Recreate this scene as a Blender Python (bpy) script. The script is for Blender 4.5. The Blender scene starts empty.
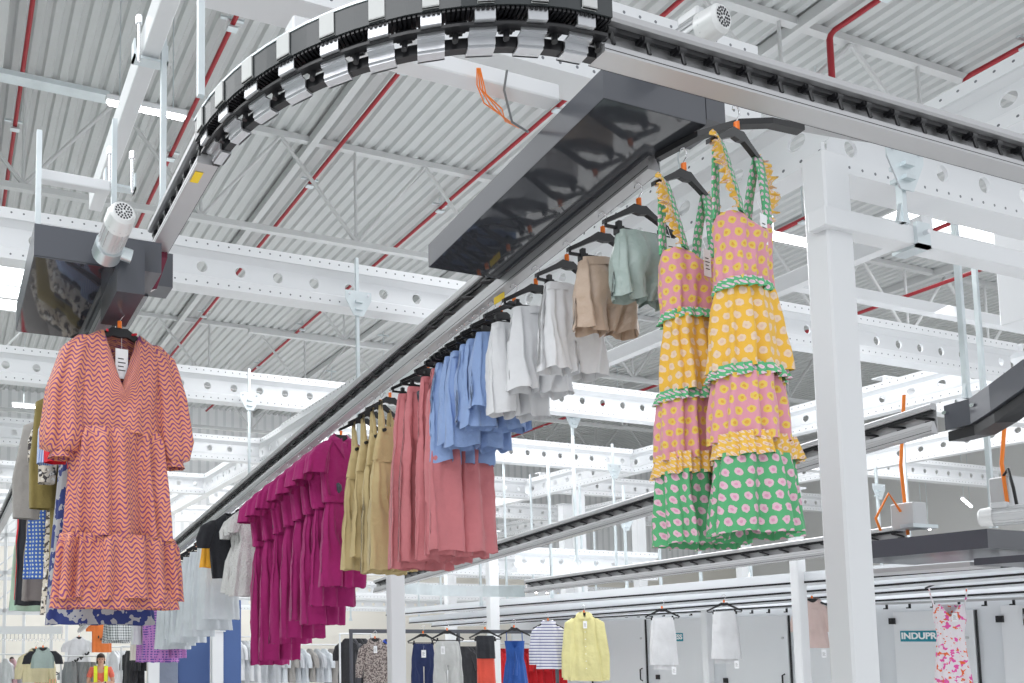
import bpy, math, random
from math import sin, cos, pi, atan, radians, tan, atan2, sqrt
from mathutils import Vector, Matrix
random.seed(7)
C = bpy.context.scene.collection
H = 1.95                      # height of the camera above the floor; every z below is relative to the camera
# ---------------------------------------------------------------- camera
F_PX, PPX, PPY, YAW = 835.0, 230.0, 573.0, radians(19)
PITCH = atan(F_PX/10400)
def ray(px, py):
    x = (px-PPX)/F_PX; y = -(py-PPY)/F_PX
    Fv = Vector((sin(YAW)*cos(PITCH), cos(YAW)*cos(PITCH), sin(PITCH)))
    R = Vector((cos(YAW), -sin(YAW), 0)); U = R.cross(Fv)
    return Fv + R*x + U*y
def PZ(px, py, z): r = ray(px, py); return r*(z/r.z)
def PX(px, py, X): r = ray(px, py); return r*(X/r.x)
def PY(px, py, Y): r = ray(px, py); return r*(Y/r.y)
def DD(px, py, d): return ray(px, py)*d
def proj(P):
    P = Vector(P); R = Vector((cos(YAW), -sin(YAW), 0))
    Fv = Vector((sin(YAW)*cos(PITCH), cos(YAW)*cos(PITCH), sin(PITCH))); U = R.cross(Fv)
    return PPX+F_PX*P.dot(R)/P.dot(Fv), PPY-F_PX*P.dot(U)/P.dot(Fv)
cam = bpy.data.cameras.new('camera'); co = bpy.data.objects.new('camera', cam); C.objects.link(co)
cam.sensor_fit = 'HORIZONTAL'; cam.sensor_width = 36; cam.lens = F_PX*36/1024
cam.shift_x = (512-PPX)/1024; cam.shift_y = (PPY-341.5)/1024; cam.clip_end = 300
co.rotation_euler = (pi/2+PITCH, 0, -YAW); co.location = (0, 0, 0)
bpy.context.scene.camera = co
# ---------------------------------------------------------------- materials
def mat(name, col, rough=.5, metal=0., bump=0., bscale=40., emit=None, estr=0., alpha=1., trans=0., sheen=0., coat=0., var=0., bdist=.004):
    m = bpy.data.materials.new(name); m.use_nodes = True
    nt = m.node_tree; p = nt.nodes['Principled BSDF']
    p.inputs['Base Color'].default_value = (*col, 1); p.inputs['Roughness'].default_value = rough; p.inputs['Metallic'].default_value = metal
    if emit: p.inputs['Emission Color'].default_value = (*emit, 1); p.inputs['Emission Strength'].default_value = estr
    if alpha < 1: p.inputs['Alpha'].default_value = alpha
    if trans: p.inputs['Transmission Weight'].default_value = trans
    if sheen: p.inputs['Sheen Weight'].default_value = sheen
    if coat: p.inputs['Coat Weight'].default_value = coat
    tc = nt.nodes.new('ShaderNodeTexCoord')
    if bump:
        n = nt.nodes.new('ShaderNodeTexNoise'); n.inputs['Scale'].default_value = bscale; n.inputs['Detail'].default_value = 5
        nt.links.new(tc.outputs['Object'], n.inputs['Vector'])
        b = nt.nodes.new('ShaderNodeBump'); b.inputs['Strength'].default_value = bump; b.inputs['Distance'].default_value = bdist
        nt.links.new(n.outputs['Fac'], b.inputs['Height']); nt.links.new(b.outputs['Normal'], p.inputs['Normal'])
    if var:
        n = nt.nodes.new('ShaderNodeTexNoise'); n.inputs['Scale'].default_value = 3; n.inputs['Detail'].default_value = 6
        nt.links.new(tc.outputs['Object'], n.inputs['Vector'])
        r = nt.nodes.new('ShaderNodeValToRGB'); e = r.color_ramp.elements
        e[0].position = .3; e[0].color = (*[max(0, c*(1-var)) for c in col], 1); e[1].position = .7; e[1].color = (*[min(1, c*(1+var)) for c in col], 1)
        nt.links.new(n.outputs['Fac'], r.inputs['Fac']); nt.links.new(r.outputs['Color'], p.inputs['Base Color'])
    return m
class N:                                     # small node writer for fabric patterns
    def __init__(s, name, rough=.85, bump=.25, bscale=25, trans=0., uv=True):
        s.m = bpy.data.materials.new(name); s.m.use_nodes = True; s.nt = s.m.node_tree; s.p = s.nt.nodes['Principled BSDF']
        s.p.inputs['Roughness'].default_value = rough; s.p.inputs['Sheen Weight'].default_value = .15
        s.tc = s.nt.nodes.new('ShaderNodeTexCoord'); s.sp = s.nt.nodes.new('ShaderNodeSeparateXYZ')
        s.nt.links.new(s.tc.outputs['UV' if uv else 'Object'], s.sp.inputs[0]); s.x, s.y, s.z = s.sp.outputs
        if uv: s.z = s.y
        n = s.nt.nodes.new('ShaderNodeTexNoise'); n.inputs['Scale'].default_value = bscale; n.inputs['Detail'].default_value = 6
        s.nt.links.new(s.tc.outputs['Object'], n.inputs['Vector'])
        b = s.nt.nodes.new('ShaderNodeBump'); b.inputs['Strength'].default_value = bump; b.inputs['Distance'].default_value = .006 if not uv else .016
        s.nt.links.new(n.outputs['Fac'], b.inputs['Height']); s.nt.links.new(b.outputs['Normal'], s.p.inputs['Normal'])
    def ma(s, op, a, b=0., c=None):
        n = s.nt.nodes.new('ShaderNodeMath'); n.operation = op
        for i, v in enumerate((a, b) if c is None else (a, b, c)):
            if isinstance(v, (int, float)): n.inputs[i].default_value = v
            else: s.nt.links.new(v, n.inputs[i])
        return n.outputs[0]
    def noise(s, sc, det=2, vec=None):
        n = s.nt.nodes.new('ShaderNodeTexNoise'); n.inputs['Scale'].default_value = sc; n.inputs['Detail'].default_value = det
        s.nt.links.new(vec or s.tc.outputs['Object'], n.inputs['Vector']); return n.outputs['Fac']
    def vec(s, a, b, c=0.):
        n = s.nt.nodes.new('ShaderNodeCombineXYZ')
        for i, v in enumerate((a, b, c)):
            if isinstance(v, (int, float)): n.inputs[i].default_value = v
            else: s.nt.links.new(v, n.inputs[i])
        return n.outputs[0]
    def voro(s, sc, rnd=1., vec=None, out='Distance'):
        n = s.nt.nodes.new('ShaderNodeTexVoronoi'); n.inputs['Scale'].default_value = sc; n.inputs['Randomness'].default_value = rnd
        s.nt.links.new(vec or s.tc.outputs['Object'], n.inputs['Vector']); return n.outputs[out]
    def mix(s, fac, a, b):
        n = s.nt.nodes.new('ShaderNodeMix'); n.data_type = 'RGBA'
        s.nt.links.new(fac, n.inputs[0])
        for i, v in ((6, a), (7, b)):
            if isinstance(v, tuple): n.inputs[i].default_value = (*v, 1)
            else: s.nt.links.new(v, n.inputs[i])
        return n.outputs[2]
    def done(s, col):
        s.nt.links.new(col, s.p.inputs['Base Color']); return s.m
def cloth(name, col, rough=.85, bump=.75, bscale=9, var=.10, **k):
    col = tuple(c*.86 for c in col); return mat(name, col, rough, 0, bump, bscale, sheen=.15, var=var, bdist=.03, **k)

WHITE = mat('white_paint', (.75, .765, .78), .35, coat=.15)
WHITE_R = mat('white_paint_roof', (.60, .61, .61), .55)
ALU = mat('brushed_aluminium', (.52, .52, .53), .42, .6)
ALU_D = mat('grey_aluminium', (.42, .42, .43), .35, .8)
BACKP = mat('grey_back_plate', (.5, .5, .51), .45, .2)
GALV = mat('galvanised_steel', (.66, .72, .74), .35, .7, var=.12)
BLACK = mat('black_plastic', (.012, .012, .014), .35)
BLACKM = mat('black_sheet_metal', (.045, .048, .056), .09, 0, coat=.6)
DARKG = mat('dark_grey_sheet', (.075, .08, .095), .3, coat=.2)
CHROME = mat('chrome', (.8, .8, .82), .12, 1)
RED = mat('red_pipe_paint', (.36, .02, .03), .45)
ORANGE = mat('orange_plastic', (1, .22, .02), .4)
GREYM = mat('motor_grey', (.6, .61, .62), .35, .3)
DARKHOLE = mat('dark_opening', (.03, .03, .035), .8)
YEL = mat('yellow_sticker', (.95, .66, .02), .5)
REDB = mat('maroon_bracket', (.16, .02, .045), .2, .3)
FLOORM = mat('pale_concrete', (.80, .80, .79), .5, var=.05)
CREAM = mat('cream_wall', (.86, .83, .76), .7)
LAMP = mat('led_tube', (1, 1, 1), .4, emit=(1, 1, 1), estr=14)
SKYL = mat('skylight_pane', (1, 1, 1), .4, emit=(.93, .97, 1), estr=4)
CABM = mat('cabinet_grey', (.74, .77, .80), .45)
CABD = mat('cabinet_door_grey', (.82, .84, .86), .4)
TEAL = mat('teal_plate', (.01, .26, .34), .4)
TXT = mat('white_lettering', (.95, .95, .95), .5)
INK = mat('black_ink', (.02, .02, .02), .6)
TAG = mat('paper_tag', (.92, .93, .95), .6)
ORC = mat('orange_cable', (.95, .25, .03), .4)
BLUEP = mat('blue_panel', (.07, .13, .32), .5)
CONVG = mat('belt_grey', (.30, .31, .32), .5)
SKIN = mat('skin', (.62, .36, .26), .55)

def perf():                                  # steel lip pressed with a row of small round holes
    n = N('perforated_white_steel', .35, .02, 8, uv=False)
    x = n.ma('SUBTRACT', n.ma('FRACT', n.ma('MULTIPLY', n.x, 1/.115)), .5)
    rows = []
    for zc in (.045, .455):
        zz = n.ma('MULTIPLY', n.ma('SUBTRACT', n.z, zc), 1/.115)
        d = n.ma('SQRT', n.ma('ADD', n.ma('MULTIPLY', x, x), n.ma('MULTIPLY', zz, zz)))
        rows.append(n.ma('LESS_THAN', d, .085))
    return n.done(n.mix(n.ma('MAXIMUM', *rows), (.75, .765, .78), (.14, .15, .17)))
PERF = perf()
def deckmat():
    n = N('roof_deck_steel', .5, .05, 3, uv=False)
    return n.done(n.mix(n.noise(1.3, 5), (.50, .515, .515), (.58, .595, .59)))
DECK = deckmat()
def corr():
    n = N('painted_corrugation', .5, .0, 3, uv=False)
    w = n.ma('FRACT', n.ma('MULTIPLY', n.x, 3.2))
    return n.done(n.mix(n.ma('LESS_THAN', w, .35), (.90, .91, .92), (.76, .78, .79)))  # flat wall: shading of the ribs painted as pale and darker stripes
def zig():
    n = N('wavy_chevron_fabric', .55, .3, 14)
    tri = n.ma('SINE', n.ma('ADD', n.ma('MULTIPLY', n.x, 2*pi/.05), n.ma('MULTIPLY', n.noise(9), 5)))
    v = n.ma('ADD', n.ma('MULTIPLY', n.z, 1/.0215), n.ma('ADD', n.ma('MULTIPLY', tri, .5), n.ma('MULTIPLY', n.noise(5), 2)))
    f = n.ma('LESS_THAN', n.ma('FRACT', v), .40)
    base = n.mix(n.noise(4), (.72, .26, .11), (.74, .30, .17))
    return n.done(n.mix(f, base, (.22, .045, .17)))
def daisy(name, base, petal, centre, sp=.044):
    n = N(name, .75, .2, 20)
    row = n.ma('FLOOR', n.ma('MULTIPLY', n.z, 1/sp))
    u = n.ma('SUBTRACT', n.ma('FRACT', n.ma('ADD', n.ma('MULTIPLY', n.x, 1/sp), n.ma('MULTIPLY', row, .5))), .5)
    v = n.ma('SUBTRACT', n.ma('FRACT', n.ma('MULTIPLY', n.z, 1/sp)), .5)
    d = n.ma('SQRT', n.ma('ADD', n.ma('MULTIPLY', u, u), n.ma('MULTIPLY', v, v)))
    ns = n.ma('MULTIPLY', n.ma('SUBTRACT', n.noise(70), .5), .3)
    dd = n.ma('ADD', d, ns)
    c = n.mix(n.ma('LESS_THAN', dd, .33), base, petal)
    return n.done(n.mix(n.ma('LESS_THAN', dd, .13), c, centre))
def blotch(name, cols, sc=12, thr=(.5,), rough=.75):
    n = N(name, rough, .25, 20); f = n.noise(sc, 2); c = None
    for i, t in enumerate(thr):
        f = n.noise(sc*(1+.37*i), 2)
        c = n.mix(n.ma('GREATER_THAN', f, t), cols[0] if c is None else c, cols[i+1])
    return n.done(c)
def dots(name, base, dot, sp=.03, r=.3):
    n = N(name, .75, .2, 20)
    u = n.ma('SUBTRACT', n.ma('FRACT', n.ma('MULTIPLY', n.x, 1/sp)), .5); v = n.ma('SUBTRACT', n.ma('FRACT', n.ma('MULTIPLY', n.z, 1/sp)), .5)
    d = n.ma('SQRT', n.ma('ADD', n.ma('MULTIPLY', u, u), n.ma('MULTIPLY', v, v)))
    return n.done(n.mix(n.ma('LESS_THAN', d, r), base, dot))
def stripes(name, base, line, axis='z', sp=.03, w=.35):
    n = N(name, .8, .25, 20)
    return n.done(n.mix(n.ma('LESS_THAN', n.ma('FRACT', n.ma('MULTIPLY', getattr(n, axis), 1/sp)), w), base, line))
def gingham(name, base, line, sp=.05):
    n = N(name, .8, .2, 20)
    a = n.ma('LESS_THAN', n.ma('FRACT', n.ma('MULTIPLY', n.x, 1/sp)), .5); b = n.ma('LESS_THAN', n.ma('FRACT', n.ma('MULTIPLY', n.z, 1/sp)), .5)
    return n.done(n.mix(n.ma('MULTIPLY', n.ma('ADD', a, b), .5), base, line))
# ---------------------------------------------------------------- mesh helpers
class MB:
    def __init__(s): s.v = []; s.f = []; s.sm = []; s.uv = []
    def add(s, vs, fs, smooth=False, uv=None):
        s.uv += uv if uv else [[(vs[i][0]+vs[i][1], vs[i][2]) for i in f] for f in fs]
        o = len(s.v); s.v += [tuple(v) for v in vs]; s.f += [tuple(i+o for i in f) for f in fs]; s.sm += [smooth]*len(fs)
    def box(s, a, b, M=None, bev=0.):
        (x0, y0, z0), (x1, y1, z1) = a, b
        if bev <= 0:
            vs = [Vector((x, y, z)) for x in (x0, x1) for y in (y0, y1) for z in (z0, z1)]
            if M: vs = [M @ v for v in vs]
            s.add(vs, [(0, 1, 3, 2), (4, 6, 7, 5), (0, 4, 5, 1), (2, 3, 7, 6), (0, 2, 6, 4), (1, 5, 7, 3)])
        else:
            def ringp(z, i): 
                X0, X1, Y0, Y1 = x0+i, x1-i, y0+i, y1-i; c = bev
                return [(X0+c, Y0, z), (X1-c, Y0, z), (X1, Y0+c, z), (X1, Y1-c, z), (X1-c, Y1, z), (X0+c, Y1, z), (X0, Y1-c, z), (X0, Y0+c, z)]
            rs = [ringp(z0, bev*.6), ringp(z0+bev, 0), ringp(z1-bev, 0), ringp(z1, bev*.6)]
            vs = [Vector(p) for r in rs for p in r]
            if M: vs = [M @ v for v in vs]
            fs = [tuple(range(7, -1, -1)), tuple(range(24, 32))]
            for k in range(3):
                for i in range(8): j = (i+1) % 8; fs.append((k*8+i, k*8+j, k*8+8+j, k*8+8+i))
            s.add(vs, fs)
    def cyl(s, p, q, r, n=12, r2=None, cap=True):
        p = Vector(p); q = Vector(q); t = (q-p).normalized(); a = t.orthogonal().normalized(); b = t.cross(a); r2 = r if r2 is None else r2
        vs = [p+(a*cos(2*pi*i/n)+b*sin(2*pi*i/n))*r for i in range(n)]+[q+(a*cos(2*pi*i/n)+b*sin(2*pi*i/n))*r2 for i in range(n)]
        s.add(vs, [(i, (i+1) % n, n+(i+1) % n, n+i) for i in range(n)], n > 6)
        if cap: s.add(vs, [tuple(range(n-1, -1, -1)), tuple(range(n, 2*n))])
    def tube(s, pts, r, n=8):
        pts = [Vector(p) for p in pts]; vs = []; m = len(pts); rr = r if isinstance(r, list) else [r]*m; a = None
        for i, p in enumerate(pts):
            t = (pts[min(i+1, m-1)]-pts[max(i-1, 0)]).normalized()
            a = t.orthogonal().normalized() if a is None else (a-t*a.dot(t)).normalized()
            b = t.cross(a); vs += [p+(a*cos(2*pi*k/n)+b*sin(2*pi*k/n))*rr[i] for k in range(n)]
        fs = [(i*n+k, i*n+(k+1) % n, (i+1)*n+(k+1) % n, (i+1)*n+k) for i in range(m-1) for k in range(n)]
        s.add(vs, fs, True); s.add(vs, [tuple(range(n-1, -1, -1)), tuple(range((m-1)*n, m*n))])
    def sweep(s, path, prof, side=1):             # prof (u outward to the right hand times side, v up), closed polygon
        path = [Vector(p) for p in path]; m = len(path); n = len(prof); vs = []
        for i, p in enumerate(path):
            t = (path[min(i+1, m-1)]-path[max(i-1, 0)]); t.z = 0; t.normalize(); r = Vector((t.y, -t.x, 0))*side
            vs += [p+r*u+Vector((0, 0, v)) for u, v in prof]
        fs = [(i*n+k, i*n+(k+1) % n, (i+1)*n+(k+1) % n, (i+1)*n+k) for i in range(m-1) for k in range(n)]
        s.add(vs, fs+[tuple(range(n-1, -1, -1)), tuple(range((m-1)*n, m*n))])
    def build(s, name, m, parent=None, loc=(0, 0, 0), rz=0.):
        me = bpy.data.meshes.new(name); me.from_pydata(s.v, [], s.f); me.polygons.foreach_set('use_smooth', s.sm); me.materials.append(m)
        ul = me.uv_layers.new(name='UVMap'); ul.data.foreach_set('uv', [c for f in s.uv for q in f for c in q]); me.update()
        o = bpy.data.objects.new(name, me); C.objects.link(o); o.location = loc; o.rotation_euler = (0, 0, rz)
        if parent: o.parent = parent
        return o
def tag(o, label=None, cat=None, group=None, kind=None):
    for k, v in (('label', label), ('category', cat), ('group', group), ('kind', kind)):
        if v: o[k] = v
    return o
def empty(name, label, cat, loc=(0, 0, 0), rz=0., group=None):
    o = bpy.data.objects.new(name, None); C.objects.link(o); o.location = loc; o.rotation_euler = (0, 0, rz); return tag(o, label, cat, group)
def kids(o): return [c for c in bpy.data.objects if c.parent == o]
def copy_tree(o, parent=None):
    c = o.copy(); C.objects.link(c); c.parent = parent
    for ch in kids(o): copy_tree(ch, c)
    return c
def boxo(name, a, b, m, parent=None, bev=0.):
    """box with its origin at its own base centre"""
    c = Vector(((a[0]+b[0])/2, (a[1]+b[1])/2, a[2])); k = MB(); k.box(Vector(a)-c, Vector(b)-c, bev=bev)
    return k.build(name, m, parent, c)
ORD = ['first', 'second', 'third', 'fourth', 'fifth', 'sixth', 'seventh', 'eighth', 'ninth', 'tenth', 'eleventh', 'twelfth', 'thirteenth', 'fourteenth']
# ---------------------------------------------------------------- setting
f = MB(); f.box((-14, -12, -.1), (40, 34, 0)); o = f.build('floor', FLOORM, None, (0, 0, -H)); o['kind'] = 'structure'
ZD = 8.25
d = MB(); pitch = .23; X0, X1, Y0, Y1 = -8., 34., 2.5, 30.
vs = []; x = X0; pr = []
while x < X1:
    pr += [(x, 0), (x+.10, 0), (x+.13, .05), (x+.195, .05)]; x += pitch
for (x, z) in pr: vs += [(x, Y0, z), (x, Y1, z)]
d.add(vs, [(2*i, 2*i+1, 2*i+3, 2*i+2) for i in range(len(pr)-1)])
d.box((X0, Y0, .12), (X1, Y1, .25))
o = d.build('ceiling', DECK, None, (0, 0, ZD)); o['kind'] = 'structure'
YW = 28.
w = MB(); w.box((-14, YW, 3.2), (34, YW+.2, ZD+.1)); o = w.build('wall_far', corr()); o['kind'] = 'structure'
w = MB(); w.box((-14, YW+.02, -H), (34, YW+.3, 3.2)); o = w.build('wall_back', CREAM); o['kind'] = 'structure'
w = MB(); w.box((33.8, 2, -H), (34, YW, ZD+.1)); o = w.build('wall_right', mat('right_wall_white', (.8, .8, .79), .6)); o['kind'] = 'structure'
w = MB(); w.box((-8.2, 2, -H), (-8, YW, ZD+.1)); o = w.build('wall_left', mat('left_wall_green', (.26, .36, .30), .6)); o['kind'] = 'structure'
# skylights set in the roof
def skylight(i, a, b):
    (x0, y0), (x1, y1) = a, b; z = ZD-.03
    k = MB(); k.box((x0, y0, z), (x1, y1, z+.02)); o = k.build('window_%d' % i, SKYL); o['kind'] = 'structure'
    fr = MB(); fr.box((x0-.08, y0-.08, z-.04), (x0, y1+.08, z+.03)); fr.box((x1, y0-.08, z-.04), (x1+.08, y1+.08, z+.03)); fr.box((x0, y0-.08, z-.04), (x1, y0, z+.03)); fr.box((x0, y1, z-.04), (x1, y1+.08, z+.03))
    fr.box((x0, (y0+y1)/2-.03, z-.04), (x1, (y0+y1)/2+.03, z+.03))
    fr.build('window_frame', WHITE_R, o)
p = PZ(10, 285, ZD); skylight(1, (p.x-1.0, p.y-1.6), (p.x+.35, p.y+1.4))
p = PZ(935, 228, ZD); skylight(2, (p.x-1.6, p.y-.5), (p.x+4.5, p.y+.5))
# ---------------------------------------------------------------- roof trusses, roof beams, red pipes
def truss(Y, x0, x1, zu, zl, label):
    e = empty('roof_truss', label, 'roof truss', ((x0+x1)/2, Y, zl)); c = Vector(e.location)
    k = MB(); k.box(Vector((x0, Y-.05, zu-.1))-c, Vector((x1, Y+.05, zu))-c); k.build('upper_chord', WHITE_R, e)
    k = MB(); k.box(Vector((x0, Y-.05, zl-.09))-c, Vector((x1, Y+.05, zl))-c); k.build('lower_chord', WHITE_R, e)
    x = x0+.9; i = 0
    while x < x1-1.3 and i < 60:
        a, b = (zu-.08, zl) if i % 2 == 0 else (zl, zu-.08)
        k = MB(); k.cyl(Vector((x, Y, a))-c, Vector((x+1.35, Y, b))-c, .032, 6); k.build('diagonal_strut', WHITE_R, e)
        if i % 2 == 0:
            k = MB(); k.cyl(Vector((x+1.35, Y, zl))-c, Vector((x+1.35, Y, zu-.08))-c, .025, 6); k.build('upright', WHITE_R, e)
        x += 1.35; i += 1
q = PZ(840, 52, 8.); 
truss(q.y, 8, 22, ZD, 7.0, 'pale roof truss in the upper right corner, closest to the camera')
truss(12, -4, 24, ZD, 6.6, 'pale roof truss with diagonals crossing behind the curved conveyor')
truss(16.2, 6, 24, ZD, 6.6, 'pale roof truss behind the big white column, third from the camera')
truss(20.1, -4, 26, ZD, 6.6, 'pale roof truss fourth from the camera, above the perforated beams')
truss(24.2, -4, 30, ZD, 6.6, 'furthest pale roof truss in front of the corrugated wall')
for i, X in enumerate((.55, 5.55, 10.6, 15.7, 20.8)):
    k = boxo('roof_beam', (X-.06, 3, ZD-.16), (X+.06, 28, ZD-.01), WHITE_R)
    tag(k, 'white roof beam running away under the metal deck, %s from the left' % ORD[i], 'roof beam')
SF = 8.05/9
for i, X9 in enumerate((.98, 3.79, 6.63, 9.6, 12.23, 15.27, 18.1, 21.0)):
    X = X9*SF; z = ZD-.22
    e = empty('sprinkler_pipe', 'red sprinkler pipe under the roof deck, %s from the left' % ORD[i], 'pipe', (X, 6, z), 0, None)
    k = MB()
    if i >= 4: k.tube([(0, -3.4, 0), (0, 1.25, 0), (0, 1.3, -.03), (0, 1.32, -.08), (0, 1.32, -.8), (0, 1.37, -.88), (0, 1.42, -.9), (0, 21.5, -.9)], .038, 10)
    else: k.tube([(0, -3.4, 0), (0, 21.5, 0)], .034, 10)
    k.build('pipe_run', RED, e)
    y = 6.6
    while y < 26:
        zo = -.9 if (i >= 4 and y > 7.5) else 0; c = MB(); c.cyl((0, y-6, .2), (0, y-6, -.06+zo), .012, 6); c.box((-.07, y-6.05, -.07+zo), (.07, y-5.95, -.045+zo)); c.box((-.16, y-6.02, .06), (.16, y-5.98, .09)); c.build('pipe_hanger', GALV, e)
        y += 3.15
# ---------------------------------------------------------------- ceiling lamps
def lamp(p, q, label, w=.055):
    p = Vector(p); q = Vector(q); m = (p+q)/2; v = q-p; L = v.length; rz = atan2(v.y, v.x)
    e = empty('ceiling_light', label, 'ceiling light', m, rz, 'long strip lights')
    k = MB(); k.box((-L/2, -w/2-.02, 0), (L/2, w/2+.02, .06)); k.build('housing', WHITE, e)
    k = MB(); k.box((-L/2+.03, -w/2, -.03), (L/2-.03, w/2, 0)); k.build('diffuser', LAMP, e)
    k = MB(); k.cyl((-L/3, 0, .06), (-L/3, 0, ZD-m.z-.05), .008, 5); k.cyl((L/3, 0, .06), (L/3, 0, ZD-m.z-.05), .008, 5); k.build('suspension_wire', GALV, e)
a = PZ(106, 101, 6.2); b = PZ(186, 118, 6.2); lamp(a, (b.x, a.y, 6.2), 'glowing strip light beside the curved conveyor, upper left')
a = PZ(760, 234, 5.5); lamp(a, (a.x+1.5, a.y, 5.5), 'glowing strip light between the yellow dresses and the white column')
a = PZ(962, 498, 4.3); lamp(a, (a.x+2.2, a.y+1, 4.3), 'strip light above the motor on the far right')
a = PZ(920, 520, 3.6); lamp(a, (a.x+2.6, a.y+1.3, 3.6), 'strip light above the dark box on the right')
a = PZ(12, 405, 5.5); lamp(a, (a.x+1.6, a.y, 5.5), 'strip light left of the wavy print dress')
a = PZ(520, 592, 1.9); lamp(a, (a.x+1.4, a.y, 1.9), 'small far strip light behind the pink trousers')
a = PZ(762, 548, 3.3); lamp(a, (a.x+1.8, a.y, 3.3), 'small far strip light below the floral dress hems')
a = PZ(720, 22, 7); 
tr = MB(); a = PZ(0, 73, 6.35); b = PZ(108, 97, 6.35); tr.box((a.x-1, a.y-.08, 6.3), (b.x, a.y+.08, 6.36)); tag(tr.build('cable_tray', GALV), 'grey cable tray leading to the strip light, upper left', 'cable tray')
# ---------------------------------------------------------------- perforated steel beams
def beam_mesh(L):
    k = MB(); h = .5
    k.box((0, 0, .395), (L, .03, h)); k.box((0, 0, 0), (L, .03, .105))            # lips with the bolt rows
    k.box((0, .03, h-.02), (L, .2, h)); k.box((0, .03, 0), (L, .2, .02))          # flanges to the back
    k.add([(0, .03, .395), (L, .03, .395), (L, .09, .345), (0, .09, .345)], [(0, 1, 2, 3)]); k.add([(0, .03, .105), (L, .03, .105), (L, .09, .155), (0, .09, .155)], [(3, 2, 1, 0)])
    n = max(1, round(L/.42)); wd = L/n; r = .058; zc = .25; m = 16                  # web with round holes
    for i in range(n):
        xc = (i+.5)*wd; z0, z1 = .155, .345
        inner = [(xc+r*cos(2*pi*j/m), .09, zc+r*sin(2*pi*j/m)) for j in range(m)]
        outer = []
        for j in range(m):
            c_, s_ = cos(2*pi*j/m), sin(2*pi*j/m); t = min(wd/2/abs(c_) if abs(c_) > 1e-6 else 9, .095/abs(s_) if abs(s_) > 1e-6 else 9)
            outer.append((xc+t*c_, .09, zc+t*s_))
        k.add(inner+outer, [(j, m+j, m+(j+1) % m, (j+1) % m) for j in range(m)])
        cs = sorted(range(m), key=lambda j: j)
        for sx in (-1, 1):
            for sz in (-1, 1):
                cand = [j for j in range(m) if (outer[j][0]-xc)*sx > 1e-6 and (outer[j][2]-zc)*sz > 1e-6]
                a_ = max(cand, key=lambda j: abs(outer[j][0]-xc)*1 - abs(outer[j][2]-zc)); 
                es = [j for j in cand if abs(abs(outer[j][0]-xc)-wd/2) < 1e-5]; ez = [j for j in cand if abs(abs(outer[j][2]-zc)-.095) < 1e-5]
                if es and ez:
                    e1 = max(es, key=lambda j: abs(outer[j][2]-zc)); e2 = max(ez, key=lambda j: abs(outer[j][0]-xc))
                    k.add([outer[e1], (xc+sx*wd/2, .09, zc+sz*.095), outer[e2]], [(0, 1, 2)])
        k.add([(x_, y_+(.02 if j >= m else 0), z_) for j, (x_, y_, z_) in enumerate(inner+inner)], [(j, (j+1) % m, m+(j+1) % m, m+j) for j in range(m)])
    return k
def beamX(x0, x1, Y, top, label):                 # runs along X, face toward the camera
    o = beam_mesh(x1-x0).build('perforated_beam', PERF, None, (x0, Y, top-.5)); return tag(o, label, 'steel beam')
def beamY(y0, y1, X, top, label, flip=False, h=1.):         # runs along Y, face toward -X
    k = beam_mesh(y1-y0); k.v = [(x, y, z*h) for x, y, z in k.v]
    o = k.build('perforated_beam', PERF, None, (X, y1, top-.5*h), -pi/2); return tag(o, label, 'steel beam')
for i, Y in enumerate((7.9, 11.75, 15.65, 19.5, 23.3)):
    beamX(-5.4, 6.05, Y, 4.1, 'white perforated steel beam left of the sloping rail, %s from the camera' % ORD[i])
for i, Y in enumerate((7.12, 10.55, 13.95, 17.4, 20.8, 24.2)):
    beamX(6.6 if i else 8.2, 14., Y, 4.1, 'white perforated steel beam right of the sloping rail, %s from the camera' % ORD[i])
for i, Y in enumerate((9.1, 13.2, 17.4, 21.6)):
    beamX(14.4, 25., Y, 4.3, 'white perforated steel beam behind the big white column, %s from the camera' % ORD[i])
for i, (Y, z_, xa, xb) in enumerate(((13, 1.75, 10.2, 13.6), (16.3, 2.0, 10, 17), (19, 2.3, 8, 16), (21.5, 1.7, 9, 22), (24, 2.6, 9, 24), (26, 1.5, 4, 20))):
    beamX(xa, xb, Y, z_, 'low white perforated beam above the cabinets, %s from the camera' % ORD[i])
beamY(11.8, 24, 6.05, 4.1, 'white lengthwise beam whose end meets the second left crossbeam')
beamY(7.1, 26, 14.05, 4.1, 'white lengthwise beam joining the ends of the right hand crossbeams')
beamY(9, 26, 19.5, 4.3, 'far white lengthwise beam on the right, above the cabinets')
beamY(2.2, 4.6, 7.1, 4.15, 'white perforated beam in the upper right corner above the motor side rail')
beamY(3.42, 12, 4.98, 3.4, 'white lengthwise beam resting on the big column behind the yellow dresses', h=.95)
k = boxo('white_square_beam', (1.2, 2.75, 2.30), (2.44, 2.83, 2.37), WHITE, bev=.006); tag(k, 'white crosspiece seen through the black bend, above the orange cables', 'steel beam')
beamX(1.1, 4.6, 3.5, 3.6, 'white perforated beam crossing above the curved conveyor at the top')
beamX(5.16, 9.5, 3.42, 3.36, 'white perforated beam running right from the top of the big column')
k = boxo('white_square_beam', (4.84, 3.32, 2.43), (9.2, 3.43, 2.55), WHITE, bev=.006); tag(k, 'white square tube crossing in front of the big column', 'steel beam')
p = PZ(856, 287, 3.7); k = boxo('white_square_beam', (8.1, p.y, 3.58), (15, p.y+.1, 3.70), WHITE, bev=.006); tag(k, 'white square tube behind the big column, above the perforated beams', 'steel beam')
p = PZ(800, 290, 3.2); k = MB(); q1 = PZ(768, 300, 3.0); q2 = PZ(960, 200, 3.0)
k = boxo('white_square_beam', (6.0, 3.5, 2.66), (6.1, 9.5, 2.78), WHITE, bev=.006); tag(k, 'white square tube running away to the right of the big column', 'steel beam')
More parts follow.
